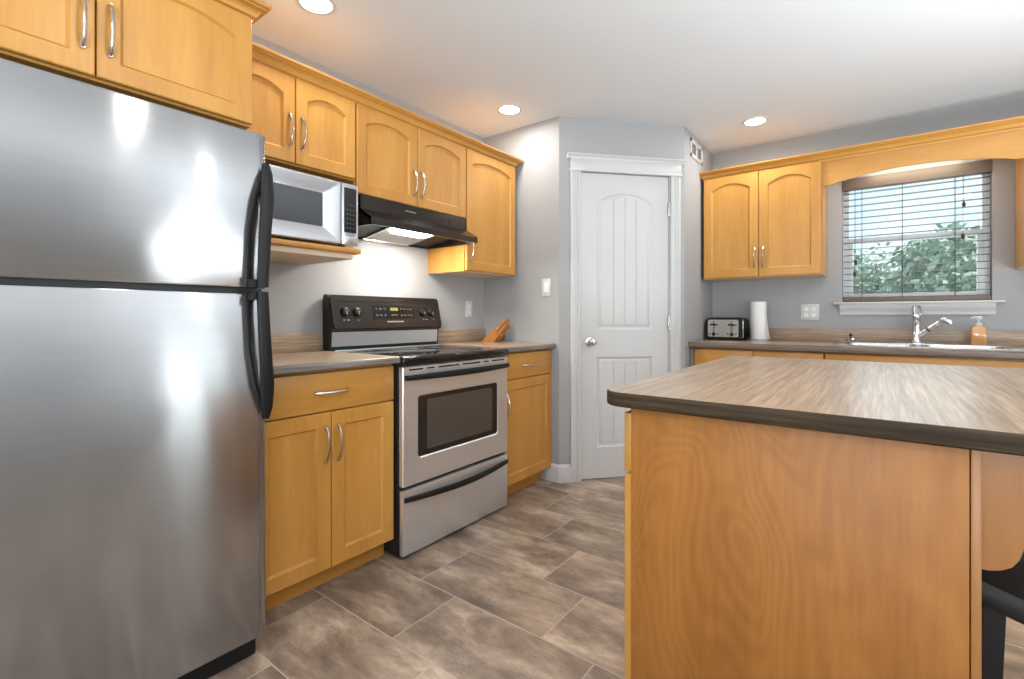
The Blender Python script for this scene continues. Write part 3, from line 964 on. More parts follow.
# shell: top, front band, sloping visor, lip, sides (hollow below)
mb.prism([(0.005, 1.690), (0.005, 1.700), (0.350, 1.700), (0.352, 1.632), (0.440, 1.578), (0.442, 1.545), (0.430, 1.545), (0.429, 1.570), (0.340, 1.624), (0.338, 1.690)], 'y', HY0, HY1)
for a in (HY0, HY1 - 0.010):
    mb.prism(SH, 'y', a, a + 0.010)
mb.box(0.005, 0.016, HY0, HY1, 1.545, 1.70)
hood = obj('shell', mb, M_BLKST, t, smooth=30)
mb = MB().prism([(0.016, 1.552), (0.345, 1.606), (0.425, 1.568), (0.425, 1.574), (0.345, 1.614), (0.016, 1.560)], 'y', HY0 + 0.010, HY1 - 0.010)
obj('inner_pan', mb, M_BLKMAT, t)
fz = lambda x: 1.549 + 0.164 * (x - 0.016)
mb = MB().prism([(0.02, fz(0.02) - 0.004), (0.30, fz(0.30) - 0.004), (0.30, fz(0.30) + 0.002), (0.02, fz(0.02) + 0.002)], 'y', 1.665, 1.990)
ft = obj('grease_filter', mb, M_ALU, t)
mb = MB()
for a, b_ in ((1.660, 1.672), (1.984, 1.996)):
    mb.prism([(0.016, fz(0.016) - 0.008), (0.305, fz(0.305) - 0.008), (0.305, fz(0.305)), (0.016, fz(0.016))], 'y', a, b_)
mb.prism([(0.016, fz(0.016) - 0.008), (0.030, fz(0.030) - 0.008), (0.030, fz(0.03)), (0.016, fz(0.016))], 'y', 1.66, 1.996)
obj('filter_frame', mb, M_NICKEL, ft)
mb = MB()
o = rrect(1.690, 1.965, 0.205, 0.330, 0.035)
mb.loops([[(x, y, fz(x) - 0.002) for y, x in o], [(0.27 + (x - 0.27) * 0.92, 1.8275 + (y - 1.8275) * 0.96, fz(x) - 0.014) for y, x in o]])
obj('lamp_lens', mb, M_HOODL, t)
for y in (1.985, 2.035):
    obj('switch', MB().box(0.345, 0.356, y - 0.013, y + 0.013, 1.658, 1.670, 0.002), M_BLACKG, hood)
obj('maker_plate', MB().box(0.349, 0.3525, 1.70, 1.775, 1.664, 1.671), M_KEY, hood)

# ================================================================== MICROWAVE + SHELF
t = thing('microwave_shelf', 'maple shelf under the microwave on the left wall', 'shelf', (0.2, 1.08, 1.376))
obj('board', MB().box(0.002, 0.432, 0.796, 1.372, 1.396, 1.420, 0.008, 3), M_WY, t)
obj('underside', MB().box(0.002, 0.405, 0.800, 1.342, 1.372, 1.396, 0.002), M_WIN, t)
MX, MY0, MY1, MZ0, MZ1 = 0.420, 0.850, 1.362, 1.432, 1.716
t = thing('microwave', 'silver countertop microwave on the shelf beside the hood', 'microwave', (0.23, 1.1, 1.420))
obj('case', MB().box(0.030, MX - 0.030, MY0, MY1, MZ0, MZ1, 0.004), M_MICRO, t)
for x in (0.08, 0.36):
    for y in (MY0 + 0.05, MY1 - 0.05):
        obj('foot', MB().lathe([(0.014, 0.0), (0.016, 0.013)], (x, y, 1.4203), 'z', 12), M_BLACK, t)
mb = MB()
ma0, ma1 = MY0 + 0.001, 1.272
o = rrect(ma0, ma1, MZ0 + 0.001, MZ1 - 0.001, 0.005)
i1 = rrect(ma0 + 0.016, ma1 - 0.016, MZ0 + 0.014, MZ1 - 0.014, 0.008)
i2 = rrect(0.935, 1.190, 1.502, 1.650, 0.008)
mm = lambda a, z, d: (MX - d, a, z)
mb.loops([[mm(a, z, 0.030) for a, z in o], [mm(a, z, 0.004) for a, z in o], [mm(min(max(a, ma0 + .004), ma1 - .004), min(max(z, MZ0 + .005), MZ1 - .005), 0) for a, z in o], [mm(a, z, 0) for a, z in i1],
          [mm(a, z, 0.016) for a, z in i2], [mm(a, z, 0.020) for a, z in i2]], True, False)
md = obj('door', mb, M_MICRO, t, smooth=30)
obj('window', MB().loops([[mm(a, z, 0.024) for a, z in i2], [mm(a, z, 0.0175) for a, z in i2]]), plain('microwave_window_reflection', (0.07, 0.075, 0.08, 1), 0.10), md, smooth=0)  # grey-blue reflection put into the glass colour
cpn = obj('control_panel', MB().box(MX - 0.030, MX, 1.274, MY1 - 0.001, MZ0 + 0.001, MZ1 - 0.001, 0.004), M_MICRO, t)
obj('keypad', MB().loops([[mm(a, z, 0.002) for a, z in rrect(1.286, 1.350, 1.490, 1.695, 0.004)], [mm(a, z, -0.0015) for a, z in rrect(1.286, 1.350, 1.490, 1.695, 0.004)]]), M_BLACKG, cpn)
mb = MB()
for r_ in range(6):
    for c in range(3):
        mb.box(MX + 0.001, MX + 0.0022, 1.297 + c * 0.017, 1.305 + c * 0.017, 1.508 + r_ * 0.021, 1.514 + r_ * 0.021)
obj('keys', mb, plain('grey_key_print', (0.05, 0.05, 0.05, 1), 0.5), cpn)
obj('open_button', MB().box(MX - 0.002, MX + 0.002, 1.290, 1.346, 1.445, 1.475, 0.003), M_MICRO, cpn)

# ================================================================== KNIFE BLOCK
t = thing('knife_block', 'small slanted wooden knife block in the corner by the pantry wall', 'knife block', (0.165, 2.650, 0.925), 0.10)
mb = MB().prism([(-0.062, 0.0), (0.045, 0.0), (0.080, 0.048), (0.044, 0.092), (-0.020, 0.040)], 'y', -0.045, 0.045)
obj('block', mb, M_KNIFE, t, world=False)
random.seed(3)
dirv = Vector((0.70, 0, 0.71)).normalized()
for i, (u, yv) in enumerate(((0.22, -0.027), (0.22, 0.0), (0.22, 0.027), (0.76, -0.030), (0.76, -0.010), (0.76, 0.010), (0.76, 0.030))):
    base = Vector((0.044, 0, 0.092)).lerp(Vector((0.080, 0, 0.048)), u)
    base.y = yv
    ln = 0.115 - 0.045 * u
    knife = thing('knife', 'wooden-handled knife standing in the slanted knife block', 'knife', (0.165, 2.650, 0.925), 0.10, 'knives in the block')
    mb = MB().tube([base + dirv * 0.004, base + dirv * (ln * .5), base + dirv * ln], [(0.008, 0.0055), (0.0095, 0.006), (0.0085, 0.0055)], 10, flat=(-0.78, 0, 0.62))
    obj('handle', mb, M_KNIFE, knife, world=False)
    mb = MB().tube([base + dirv * 0.001, base + dirv * 0.008], [(0.008, 0.0015), (0.008, 0.0015)], 8, flat=(-0.78, 0, 0.62))
    obj('blade', mb, M_NICKEL, knife, world=False)

# ================================================================== PLATES, VENT
def plate(name, label, cat, M4, w, h, kind):
    """local frame: x across, z up, y = 0 on the wall and -y into the room"""
    t = thing(name, label, cat)
    t.matrix_basis = M4
    obj('cover_plate', MB().box(-w / 2, w / 2, -0.006, 0, -h / 2, h / 2, 0.003), M_WHITE, t, world=False)
    n = max(1, round(w / 0.06))
    for i in range(n):
        cx = (i - (n - 1) / 2) * 0.046
        if kind == 'outlet':
            for z in (-0.021, 0.021):
                s = obj('socket', MB().lathe([(0.015, -0.0055), (0.015, -0.0075)], (cx, 0, z), 'y', 18), M_VINYL, t, world=False)
                g = MB().box(cx - 0.006, cx - 0.004, -0.0080, -0.0072, z - 0.004, z + 0.006).box(cx + 0.004, cx + 0.006, -0.0080, -0.0072, z - 0.004, z + 0.006)
                obj('slots', g, M_BLKMAT, s, world=False)
        else:
            obj('rocker', MB().box(cx - 0.016, cx + 0.016, -0.0085, -0.005, -0.032, 0.032, 0.002), M_VINYL, t, world=False)
    return t
Rz = lambda a: Matrix.Rotation(a, 4, 'Z')
plate('wall_outlet', 'white single outlet plate on the left wall behind the range', 'outlet', Matrix.Translation((0.0, 2.582, 1.158)) @ Rz(PI / 2), 0.072, 0.116, 'outlet')
plate('light_switch', 'white single switch plate on the grey wall beside the pantry door', 'light switch', Matrix.Translation((0.560, P1.y, 1.302)), 0.070, 0.118, 'switch')
plate('wall_outlet', 'white double outlet plate on the window wall beside the paper towels', 'outlet', Matrix.Translation((1.953, BY, 1.138)), 0.116, 0.116, 'outlet')
t = thing('air_vent', 'white wall vent grille near the ceiling beside the pantry door', 'vent', (P2.x, 3.70, 2.335))
mb = MB()
y0, y1, z0, z1 = 3.553, 3.850, 2.268, 2.400
for a, b_, c, d in ((y0, y0 + 0.028, z0, z1), (y1 - 0.028, y1, z0, z1), (y0, y1, z0, z0 + 0.026), (y0, y1, z1 - 0.026, z1), ((y0 + y1) / 2 - 0.008, (y0 + y1) / 2 + 0.008, z0, z1)):
    mb.box(P2.x, P2.x + 0.008, a, b_, c, d, 0.002)
obj('frame', mb, M_WHITE, t)
mb = MB()
for k in range(8):
    z = z0 + 0.030 + k * 0.010
    mb.prism([(P2.x + 0.001, z + 0.007), (P2.x + 0.006, z), (P2.x + 0.0068, z + 0.0008), (P2.x + 0.0018, z + 0.0078)], 'y', y0 + 0.02, y1 - 0.02)
obj('louvres', mb, M_WHITE, t)
obj('duct_opening', MB().box(P2.x + 0.0002, P2.x + 0.0012, y0 + 0.02, y1 - 0.02, z0 + 0.02, z1 - 0.02), plain('duct_grey', (0.22, 0.22, 0.22, 1), 0.6), t)

# ================================================================== WINDOW WALL CABINETS
YF = 3.802
def upper_back(label, x0, x1, z0, doors):
    t = thing('wall_cabinet', label, 'cabinet', ((x0 + x1) / 2, 3.98, z0))
    obj('body', MB().box(x0, x1, YF + 0.021, BY - 0.003, z0, UT), M_WZ, t)
    obj('underside', MB().box(x0 + 0.001, x1 - 0.001, YF + 0.022, BY - 0.003, z0 - 0.002, z0 + 0.006), M_WIN, t)
    for a0, a1, h in doors:
        cab_door(t, '-y', a0, a1, z0 + 0.004, UT - 0.008, YF, 0.045, h, 0.056)
    return t
upper_back('maple wall cabinet with two arched doors left of the sink window', 1.292, 2.060, 1.388, [(1.296, 1.671, (1.648, 1.462)), (1.675, 2.050, (1.702, 1.462))])
upper_back('maple wall cabinet at the right edge, right of the sink window', 3.010, 3.700, 1.388, [(3.014, 3.353, None), (3.357, 3.696, None)])
# valance bridging the two cabinets
t = thing('valance', 'arched maple valance board over the sink window', 'valance', (2.535, YF + 0.02, 1.98))
pts = [(2.061, UT), (2.061, 1.978)]
for k in range(21):
    u = k / 20
    x = 2.105 + (2.965 - 2.105) * u
    pts.append((x, 1.978 + 0.055 * math.sin(PI * min(1, max(0, u))) ** 0.8))
pts += [(3.009, 1.978), (3.009, UT)]
obj('board', MB().prism(pts, 'y', YF + 0.0212, YF + 0.0412), M_WX, t)
obj('top_panel', MB().box(2.062, 3.008, YF + 0.042, BY - 0.004, UT - 0.016, UT), M_WIN, t)
cpb = [(o, UT - 0.004 + z) for o, z in CPROF]
mb = MB().mould([(1.290, BY - 0.003), (1.290, YF + 0.020), (3.702, YF + 0.020)], [(o, z) for o, z in cpb])
tag(obj('crown_moulding', mb, M_WX, loc=(2.4, 3.9, UT)), 'maple crown moulding running across the window wall cabinets and valance', 'moulding')
# light bar under the valance panel
t = thing('valance_lamp', 'slim light bar hidden behind the valance over the window', 'lamp', (2.53, 4.02, UT - 0.016))
obj('lens', MB().box(-0.25, 0.25, -0.016, 0.016, -0.022, -0.014, 0.003), emit('light_bar_tube', (1.0, 0.88, 0.68, 1), 45.0), t, world=False)
obj('housing', MB().box(-0.27, 0.27, -0.022, 0.022, -0.0145, 0.0, 0.002), M_WHITE, t, world=False)

# --- base cabinets
BF = 3.545
def base_back(label, x0, x1, fronts, doors=None):
    t = thing('base_cabinet', label, 'cabinet', ((x0 + x1) / 2, 3.85, 0))
    obj('body', MB().box(x0, x1, BF + 0.021, BY - 0.004, 0.1, 0.685), M_WZ, t)
    obj('face_rail', MB().box(x0, x1, BF + 0.0205, BF + 0.045, 0.6851, 0.892), M_WZ, t)
    obj('toe_kick', MB().box(x0, x1, 3.62, BY - 0.004, 0, 0.0995), M_WX, t)
    for a0, a1 in fronts:
        slab_front('drawer', t, '-y', a0, a1, 0.728, 0.876, BF, False, M_WX)
    for a0, a1 in doors or fronts:
        cab_door(t, '-y', a0, a1, 0.094, 0.722, BF, 0, ((a1 - 0.03) if a0 < 1.7 else (a0 + 0.03), 0.53))
    return t
obj_f = tag(obj('narrow_strip', MB().box(1.2715, 1.299, BF + 0.002, BF + 0.02, 0.0, 0.892, 0.001), M_LEY, loc=(1.285, BF, 0)), 'dark narrow strip between pantry wall and window wall base cabinets', 'filler')  # dark strip closing the gap beside the wall
base_back('maple base cabinet in the corner below toaster and paper towels', 1.300, 2.0875, [(1.304, 1.683), (1.687, 2.084)])
base_back('maple sink base cabinet below the window', 2.088, 3.055, [(2.092, 3.051)], [(2.092, 2.572), (2.576, 3.051)])
base_back('maple base cabinet to the right of the sink base, half out of view', 3.056, 3.70, [(3.060, 3.696)])
SX0, SX1, SY0, SY1 = 2.150, 2.965, 3.600, 4.080
t = thing('countertop', 'brown streaked laminate countertop with the sink under the window', 'countertop', (2.4, 3.85, 0.893))
mb = MB()
hx0, hx1, hy0, hy1 = SX0 + 0.03, SX1 - 0.03, SY0 + 0.025, SY1 - 0.095
for a in ((1.272, hx0, 3.525, BY - 0.002), (hx1, 3.70, 3.525, BY - 0.002), (hx0, hx1, 3.525, hy0), (hx0, hx1, hy1, BY - 0.002)):
    mb.box(a[0], a[1], a[2], a[3], 0.893, 0.925)
obj('top', mb, M_LX, t)
pr = [(3.525, 0.885), (3.513, 0.885), (3.506, 0.890), (3.504, 0.906), (3.507, 0.919), (3.516, 0.925), (3.525, 0.925)]
obj('front_edge', MB().prism(pr, 'x', 1.272, 3.70), M_LEW, t)
tag(obj('backsplash', MB().box(1.272, 3.70, BY - 0.021, BY - 0.0015, 0.9255, 1.018, 0.003), M_LX, loc=(2.4, BY - 0.01, 0.9255)), 'laminate backsplash strip below the sink window', 'backsplash')

# ================================================================== SINK AND ITS THINGS
t = thing('sink', 'stainless double-bowl drop-in sink under the window', 'sink', ((SX0 + SX1) / 2, 3.84, 0.925))
mb = MB()
xm = (SX0 + SX1) / 2
bx0, bx1, by0, by1 = SX0 + 0.04, SX1 - 0.04, SY0 + 0.035, SY1 - 0.10
zr, zt = 0.9253, 0.931
# rim as four strips and a divider
for a in ((SX0, SX1, SY0, by0), (SX0, SX1, by1, SY1), (SX0, bx0, by0, by1), (bx1, SX1, by0, by1), (xm - 0.02, xm + 0.02, by0, by1)):
    mb.box(a[0], a[1], a[2], a[3], zr, zt, 0.002)
rim = obj('rim', mb, M_STEELX, t)
for a0, a1 in ((bx0, xm - 0.02), (xm + 0.02, bx1)):
    def rr_(s, z):
        return [(x, y, z) for x, y in rrect(a0 + s, a1 - s, by0 + s, by1 - s, 0.05)]
    g = MB().loops([rr_(0.0, 0.929), rr_(0.003, 0.920), rr_(0.010, 0.78), rr_(0.03, 0.755), rr_(0.10, 0.752)], False, True)
    bw = obj('bowl', g, M_STEELX, t)
    obj('drain', MB().lathe([(0.042, 0.7525), (0.042, 0.755), (0.030, 0.7555), (0.028, 0.753)], ((a0 + a1) / 2, (by0 + by1) / 2, 0), 'z', 24), M_CHROME, bw)
# faucet
fx, fy, fz0 = 2.548, 4.030, 0.931
t = thing('faucet', 'chrome single-lever pull-out faucet behind the sink', 'faucet', (fx, fy, fz0))
mb = MB().loops([[(fx + a, fy + b_, z) for a, b_ in rrect(-0.125 + s, 0.125 - s, -0.028 + s, 0.028 - s, 0.026 - s)] for s, z in ((0, fz0), (0, fz0 + 0.005), (0.006, fz0 + 0.010))])
obj('deck_plate', mb, M_CHROME, t)
mb = MB().lathe([(0.027, 0.010), (0.027, 0.020), (0.021, 0.032), (0.021, 0.165), (0.0225, 0.168), (0.0225, 0.178), (0.019, 0.190), (0.010, 0.196)], (fx, fy, fz0), 'z', 24)
obj('column', mb, M_CHROME, t)
mb = MB().tube([(fx - 0.015, fy, fz0 + 0.180), (fx - 0.017, fy, fz0 + 0.225), (fx - 0.014, fy - 0.004, fz0 + 0.242)], [(0.007, 0.010), (0.006, 0.010), (0.003, 0.006)], 10)
mb.tube([(fx + 0.015, fy, fz0 + 0.180), (fx + 0.023, fy, fz0 + 0.205), (fx + 0.018, fy, fz0 + 0.232), (fx + 0.008, fy - 0.002, fz0 + 0.243)], [(0.007, 0.010), (0.006, 0.010), (0.005, 0.009), (0.003, 0.006)], 10)
obj('lever', mb, M_CHROME, t)
sdir = Vector((0.74, -0.18, 0.62)).normalized()
s0 = Vector((fx + 0.006, fy - 0.004, fz0 + 0.050))
sp = obj('spout', MB().tube([s0, s0 + sdir * 0.08, s0 + sdir * 0.135], [0.0155, 0.0155, 0.0165], 16), M_CHROME, t)
obj('collar', MB().tube([s0 + sdir * 0.062, s0 + sdir * 0.070], [0.0175, 0.0175], 16), M_BLACK, sp)
hd = s0 + sdir * 0.135
obj('spray_head', MB().tube([hd, hd + sdir * 0.012, hd + Vector((0.026, -0.006, 0.014)), hd + Vector((0.044, -0.010, 0.006)), hd + Vector((0.052, -0.012, -0.008))], [0.0165, 0.022, 0.024, 0.023, 0.019], 16), M_CHROME, sp)
# soap bottle
t = thing('soap_bottle', 'orange liquid soap bottle with white pump behind the sink', 'soap dispenser', (2.836, 4.028, 0.931))
mb = MB().loops([[(a, b_, z) for a, b_ in rrect(-0.034 + s, 0.034 - s, -0.025 + s * .6, 0.025 - s * .6, 0.008)] for s, z in ((0.003, 0), (0, 0.003), (0.0, 0.07), (0.002, 0.100), (0.006, 0.112))])
mb.loops([[(r * math.cos(2 * PI * k / 20), r * .8 * math.sin(2 * PI * k / 20), z) for k in range(20)] for r, z in ((0.026, 0.1115), (0.020, 0.118), (0.014, 0.121))])
obj('bottle', mb, M_ORANGE, t, world=False)
mb = MB().lathe([(0.016, 0.1195), (0.016, 0.134), (0.006, 0.136), (0.006, 0.152), (0.018, 0.154), (0.020, 0.170), (0.013, 0.176)], (0, 0, 0), 'z', 20)
mb.tube([(0, 0, 0.165), (-0.022, -0.010, 0.167), (-0.038, -0.016, 0.163)], [0.009, 0.008, 0.006], 10)
obj('pump', mb, M_WHITE, t, world=False)
# strainer
t = thing('sink_strainer', 'metal sink strainer with a black knob on the sink rim', 'strainer', (2.205, 3.99, 0.931))
obj('basket', MB().lathe([(0.026, 0.0), (0.030, 0.018), (0.041, 0.022), (0.041, 0.026), (0.012, 0.028)], (0, 0, 0), 'z', 24), M_CHROME, t, world=False)
obj('knob', MB().lathe([(0.004, 0.027), (0.004, 0.040), (0.010, 0.044), (0.010, 0.054), (0.004, 0.058)], (0, 0, 0), 'z', 16), M_BLACK, t, world=False)

# ================================================================== TOASTER, PAPER TOWELS
t = thing('toaster', 'black and chrome four-slice toaster on the corner of the window counter', 'toaster', (1.424, 3.985, 0.925))
tw, td, th = 0.130, 0.115, 0.170
def body(x0, x1, y0, y1, z0, z1, r):
    return MB().loops([[(x, y, z) for x, z in rrect(x0, x1, z0, z1, r)] for y in (y0, y1)])
mb = body(-tw, tw, -td, td, 0.008, th, 0.030)
obj('shell', mb, M_BLACK, t, world=False)
fp = obj('front_plate', body(-tw + 0.016, tw - 0.026, -td - 0.004, -td + 0.004, 0.026, th - 0.014, 0.012), plain('toaster_steel', (0.72, 0.68, 0.62, 1), 0.25, 0.9), t, world=False)
mb = MB()
for x in (-0.070, 0.058):
    mb.box(x - 0.003, x + 0.003, -td - 0.0055, -td - 0.003, 0.060, th - 0.026)
obj('lever_slots', mb, M_BLKMAT, fp, world=False)
for x in (-0.070, 0.058):
    obj('lever', MB().box(x - 0.026, x + 0.026, -td - 0.020, -td - 0.004, 0.112, 0.124, 0.003), M_BLACK, fp, world=False)
    obj('dial', MB().lathe([(0.013, -td - 0.003), (0.013, -td - 0.014), (0.010, -td - 0.016)], (x, 0, 0.046), 'y', 18), M_BLACK, fp, world=False)
mb = MB()
for x in (-0.100, -0.040, 0.030, 0.086):
    mb.lathe([(0.005, -td - 0.003), (0.005, -td - 0.007)], (x, 0, 0.046), 'y', 12)
obj('buttons', mb, M_BLACK, fp, world=False)
mb = MB()
for x in (-0.098, -0.043, 0.029, 0.084):
    mb.box(x - 0.012, x + 0.012, -td + 0.03, td - 0.03, th - 0.0005, th + 0.0015)
obj('bread_slots', mb, M_DGREY, t, world=False)
obj('side_band', MB().box(tw - 0.001, tw + 0.003, -td + 0.008, -td + 0.030, 0.02, th - 0.02, 0.001), M_CHROME, t, world=False)
for x in (-0.11, 0.11):
    for y in (-0.085, 0.085):
        obj('foot', MB().lathe([(0.010, 0.0), (0.010, 0.010)], (x, y, 0), 'z', 12), M_BLKMAT, t, world=False)

t = thing('paper_towel_roll', 'white paper towel roll standing beside the toaster', 'paper towels', (1.636, 4.010, 0.925))
obj('roll', MB().lathe([(0.020, 0.012), (0.053, 0.012), (0.0545, 0.016), (0.0545, 0.286), (0.052, 0.290), (0.020, 0.290)], (0, 0, 0), 'z', 32), M_PAPER, t, world=False)
obj('stand', MB().lathe([(0.060, 0.0), (0.060, 0.006), (0.056, 0.010), (0.010, 0.0115)], (0, 0, 0), 'z', 28), M_WHITE, t, world=False)
mb = MB()
L = []
for k in range(13):
    z = 0.284 - k * 0.0225
    f = k / 12
    a0 = -0.5
    p0 = Vector((0.0550 * math.cos(a0), 0.0550 * math.sin(a0)))
    p1 = p0 + Vector((0.010 + 0.030 * f * f, -0.012 - 0.030 * f * f))
    L.append([(p0.x, p0.y, z), (p1.x, p1.y, z), (p1.x + 0.001, p1.y + 0.001, z), (p0.x + 0.001, p0.y + 0.001, z)])
mb.loops(L)
obj('loose_sheet', mb, M_PAPER, t, world=False)

# ================================================================== BLIND
t = thing('window_blind', 'bronze wood-look venetian blind in the sink window, slats open', 'blind', (2.531, BY + 0.025, WZ0))
bx0_, bx1_ = WX0 + 0.003, WX1 - 0.003
hr = obj('headrail', MB().box(bx0_, bx1_, BY - 0.012, BY + 0.050, 1.995, WZ1 - 0.002, 0.004), M_BLINDW, t)
mb = MB()
SP, z = 0.0436, 1.972
sl_z = []
while z > WZ0 + 0.045:
    sl_z.append(z)
    L = []
    for x in (bx0_ + 0.004, bx1_ - 0.004):
        ring = []
        for k in range(5):
            u = -1 + k / 2
            ring.append((x, BY + 0.024 + u * 0.0215, z + 0.0012 * (1 - u * u)))
        ring += [(x, BY + 0.024 + (1 - k / 2) * 0.0215, z - 0.0018 + 0.0012 * (1 - (1 - k / 2) ** 2)) for k in range(5)]
        L.append(ring)
    mb.loops(L)
    z -= SP
obj('slats', mb, M_SLAT, t)
obj('bottom_rail', MB().box(bx0_, bx1_, BY - 0.002, BY + 0.050, WZ0 + 0.002, WZ0 + 0.036, 0.004), M_BLINDW, t)
for x in (2.262, 2.482, 2.745):
    mb = MB()
    for y in (BY - 0.0015, BY + 0.0495):
        mb.tube([(x, y, 2.0), (x, y, WZ0 + 0.02)], 0.0012, 6)
    obj('ladder_cord', mb, M_CORD, t)
for x, zt_ in ((2.228, 1.500), (2.222, 1.420), (2.782, 1.828), (2.778, 1.628)):
    c = obj('pull_cord', MB().tube([(x, BY - 0.014, 2.0), (x, BY - 0.014, zt_)], 0.001, 6), M_CORD, t)
    obj('tassel', MB().lathe([(0.003, 0.002), (0.009, -0.012), (0.0095, -0.024), (0.006, -0.036)], (x, BY - 0.014, zt_), 'z', 12), M_TASSEL, c)

# ================================================================== RECESSED LIGHTS
def downlight(label, x, y, watts=5.5):
    t = thing('recessed_light', label, 'ceiling light', (x, y, CZ))
    obj('trim_ring', MB().lathe([(0.082, -0.0002), (0.082, -0.004), (0.074, -0.007), (0.064, -0.006), (0.062, -0.0005)], (0, 0, 0), 'z', 32, False, False), M_WHITE, t, world=False)
    obj('lens', MB().lathe([(0.064, -0.001), (0.064, -0.004), (0.045, -0.0055), (0.01, -0.006)], (0, 0, 0), 'z', 28), M_LAMP, t, world=False)
    d = bpy.data.lights.new('downlight', 'AREA')
    d.shape = 'DISK'; d.size = 0.13; d.energy = watts; d.color = (1.0, 0.97, 0.93)
    o = bpy.data.objects.new('downlight', d); COL.objects.link(o); o.location = (x, y, CZ - 0.012)
    return t
downlight('recessed ceiling light cut by the top edge, above the range wall', 0.452, 1.130)
downlight('lit recessed ceiling light in front of the pantry side wall', 0.462, 2.466)
downlight('lit recessed ceiling light near the window wall cabinets', 1.684, 3.630)
downlight('added recessed ceiling light above the walkway, out of view over the camera', 1.70, 0.55, 3.0)  # unseen lamp, added to light the walkway side
downlight('added recessed ceiling light over the island seating side, out of view', 3.10, 1.30, 2.5)  # unseen lamp, added; gives the refrigerator its bright streak
downlight('added recessed ceiling light behind the camera, out of view', 1.70, -1.10, 10.0)  # unseen lamp, added as fill from behind

# ================================================================== ISLAND
IX0, IX1, IY0, IY1 = 1.876, 2.482, 1.116, 2.430
t = thing('kitchen_island', 'birch-panelled kitchen island base with drawers facing the range', 'island', ((IX0 + IX1) / 2, (IY0 + IY1) / 2, 0))
obj('body', MB().box(IX0 + 0.001, IX1, IY0 + 0.019, IY1, 0.10, 0.884), M_WZ, t)
obj('end_panel', MB().box(IX0, IX1 - 0.001, IY0, IY0 + 0.018, 0.0, 0.884, 0.001), M_BIRCH, t)
obj('corner_post', MB().box(IX1 + 0.0005, IX1 + 0.0135, IY0 - 0.002, IY0 + 0.05, 0.0, 0.884, 0.001), M_BIRCH_E, t)
obj('back_panel', MB().box(IX1 + 0.0005, IX1 + 0.0125, IY0 + 0.0505, IY1, 0.0, 0.884, 0.001), M_BIRCH, t)
obj('toe_kick', MB().box(IX0 + 0.07, IX1, IY0 + 0.019, IY1, 0, 0.0995), M_WY, t)
n = 3
for k in range(n):
    a0 = IY0 + 0.004 + k * (IY1 - IY0 - 0.006) / n
    a1 = a0 + (IY1 - IY0 - 0.006) / n - 0.004
    slab_front('drawer', t, '-x', a0, a1, 0.724, 0.868, IX0 - 0.0195)
    cab_door(t, '-x', a0, a1, 0.094, 0.718, IX0 - 0.0195, 0, (a1 - 0.03, 0.53))
mb = MB()
pts = [(IX1 + 0.014, 0.884), (2.760, 0.884), (2.760, 0.858)]
for a, b_ in ((2.700, 0.850), (2.640, 0.838), (2.600, 0.822), (2.572, 0.800), (2.556, 0.772), (2.551, 0.745), (2.549, 0.722), (2.544, 0.703), (2.535, 0.688), (2.522, 0.679), (2.508, 0.675), (IX1 + 0.014, 0.674)):
    pts.append((a, b_))
obj('corbel', mb.prism(pts, 'y', 1.140, 1.172), M_BIRCH_E, t)
obj('corbel', MB().prism(pts, 'y', 2.340, 2.372), M_BIRCH_E, t)
t = thing('island_countertop', 'large brown streaked laminate countertop with rounded corners on the island', 'countertop', (2.3, 1.8, 0.885))
def corner(x0, x1, y0, y1, r):
    L = []
    for cx, cy, s, q in ((x1 - r, y0 + r, -PI / 2, r), (x1 - r, y1 - r, 0, r), (x0 + r, y1 - r, PI / 2, r), (x0 + r, y0 + r, PI, r)):
        for k in range(11):
            a = s + k / 10 * PI / 2
            L.append((cx + q * math.cos(a), cy + q * math.sin(a)))
    return L
def ins(L, s):
    cx, cy = 2.32, 1.775
    x0, x1, y0, y1 = 1.803 + s, 2.850 - s, 1.088 + s, 2.462 - s
    return corner(x0, x1, y0, y1, 0.06 - s)
mb = MB().loops([[(x, y, z) for x, y in ins(None, s)] for s, z in ((0.0035, 0.9198), (0.0035, 0.9205))])
obj('top', mb, M_LY, t, smooth=30)
mb = MB().loops([[(x, y, z) for x, y in ins(None, s)] for s, z in ((0.004, 0.885), (0.001, 0.887), (0, 0.890), (0, 0.9165), (0.001, 0.919), (0.0035, 0.9200))])
obj('edge_band', mb, M_LEX, t, smooth=50)

# ================================================================== STOOL
def stool(label, x, y, rz):
    t = thing('bar_stool', label, 'stool', (x, y, 0), rz)
    L = []
    sw, sd_ = 0.20, 0.17
    for k in range(9):
        u = -1 + k / 4
        xx = u * sw
        zt = 0.600 + 0.030 * u * u
        w = sd_ * (1 - 0.10 * u * u)
        L.append([(xx, -w, zt - 0.045), (xx, -w * 1.01, zt - 0.02), (xx, -w * 0.97, zt - 0.004), (xx, -w * 0.6, zt), (xx, w * 0.6, zt), (xx, w * 0.97, zt - 0.004), (xx, w * 1.01, zt - 0.02), (xx, w, zt - 0.045)])
    obj('seat', MB().loops(L), M_STOOL, t, world=False, smooth=50)
    for sx in (-1, 1):
        for sy in (-1, 1):
            mb = MB().tube([(sx * 0.176, sy * 0.128, 0.578), (sx * 0.188, sy * 0.148, 0.30), (sx * 0.202, sy * 0.168, 0.0)], [0.021, 0.019, 0.016], 4)
            obj('leg', mb, M_STOOL, t, world=False, smooth=20)
    for sy in (-1, 1):
        obj('stretcher', MB().tube([(-0.182, sy * 0.147, 0.28), (0.182, sy * 0.147, 0.28)], 0.012, 8), M_STOOL, t, world=False)
    for sx in (-1, 1):
        obj('stretcher', MB().tube([(sx * 0.187, -0.152, 0.20), (sx * 0.187, 0.152, 0.20)], 0.012, 8), M_STOOL, t, world=False)
    return t
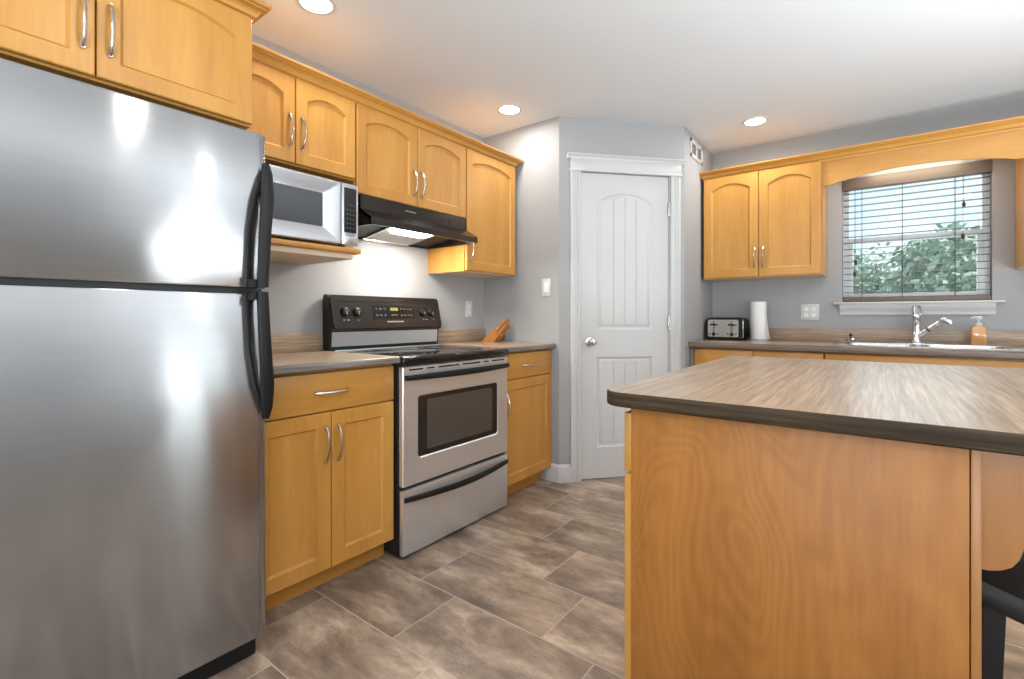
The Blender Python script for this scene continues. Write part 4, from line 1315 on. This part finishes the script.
stool('black saddle-seat stool tucked behind the near end of the island', 2.702, 1.365, 0.0)

# ================================================================== OUTSIDE
struct(obj('lawn', MB().box(-30, 40, BY + T + 0.02, 60, -0.35, -0.15), M_LAWN, smooth=0))
def leaves(mb, n, fn, size):
    bm = mb.bm
    for _ in range(n):
        c, s = fn()
        a = Vector((random.gauss(0, 1), random.gauss(0, 1), random.gauss(0, 1))).normalized()
        b = a.orthogonal().normalized() * size * s
        d = a.cross(b).normalized() * size * s * 0.55
        bm.faces.new([bm.verts.new(c + b), bm.verts.new(c + d), bm.verts.new(c - b), bm.verts.new(c - d)])
def broadleaf(label, x, y, h, r, n=3800):
    t = thing('tree', label, 'tree', (x, y, -0.16))
    mb = MB().tube([(0, 0, 0), (0.05, 0, h * 0.35), (-0.05, 0.05, h * 0.8)], [0.11, 0.085, 0.03], 8)
    blobs = []
    for k in range(12):
        a = random.uniform(0, 2 * PI)
        q = random.uniform(0.2, 0.75) * r
        bz = h * random.uniform(0.36, 0.84)
        blobs.append((Vector((q * math.cos(a), q * math.sin(a), bz)), r * random.uniform(0.30, 0.5)))
        mb.tube([(0, 0, bz - 0.5), blobs[-1][0]], [0.035, 0.012], 5)
    obj('trunk', mb, M_BARK, t, world=False)
    def fn():
        c, q = random.choice(blobs)
        v = Vector((random.gauss(0, 1), random.gauss(0, 1), random.gauss(0, 0.8))).normalized() * q * random.random() ** 0.4
        return c + v, random.uniform(0.6, 1.3)
    mb = MB(); leaves(mb, n, fn, 0.10)
    obj('crown', mb, M_LEAF, t, world=False, smooth=0)
def conifer(label, x, y, h, r, n=3400):
    t = thing('conifer', label, 'tree', (x, y, -0.16))
    obj('trunk', MB().tube([(0, 0, 0), (0, 0, h)], [0.12, 0.02], 8), M_BARK, t, world=False)
    def fn():
        f = random.random() ** 0.6
        lay = int((1 - f) * 11) / 11.0
        zz = h * (0.08 + 0.92 * lay)
        a = random.choice(range(9)) * 2 * PI / 9 + lay * 5 + random.gauss(0, 0.12)
        q = r * (1 - lay) * random.uniform(0.05, 1.0)
        return Vector((q * math.cos(a), q * math.sin(a), zz - q * 0.28 + random.gauss(0, 0.05))), random.uniform(0.6, 1.3)
    mb = MB(); leaves(mb, n, fn, 0.11)
    obj('needles', mb, M_LEAF2, t, world=False, smooth=0)
random.seed(21)
broadleaf('broad leafy tree outside in the middle of the sink window', 3.5, 13.0, 2.9, 1.5)
conifer('dark conifer outside at the left of the sink window', 1.2, 15.5, 3.0, 1.3)
broadleaf('broad leafy tree outside seen at the right of the sink window', 6.6, 14.5, 3.1, 1.6)
conifer('tall narrow conifer outside between the two leafy trees', 5.5, 18.6, 3.6, 1.4)
broadleaf('low leafy tree outside, farthest back on the left', 2.3, 22.5, 4.0, 2.4)
broadleaf('low leafy tree outside, farthest back on the right', 9.2, 22.0, 4.1, 2.5)
broadleaf('low leafy tree outside, farthest back in the middle', 5.6, 29.5, 4.9, 2.6)
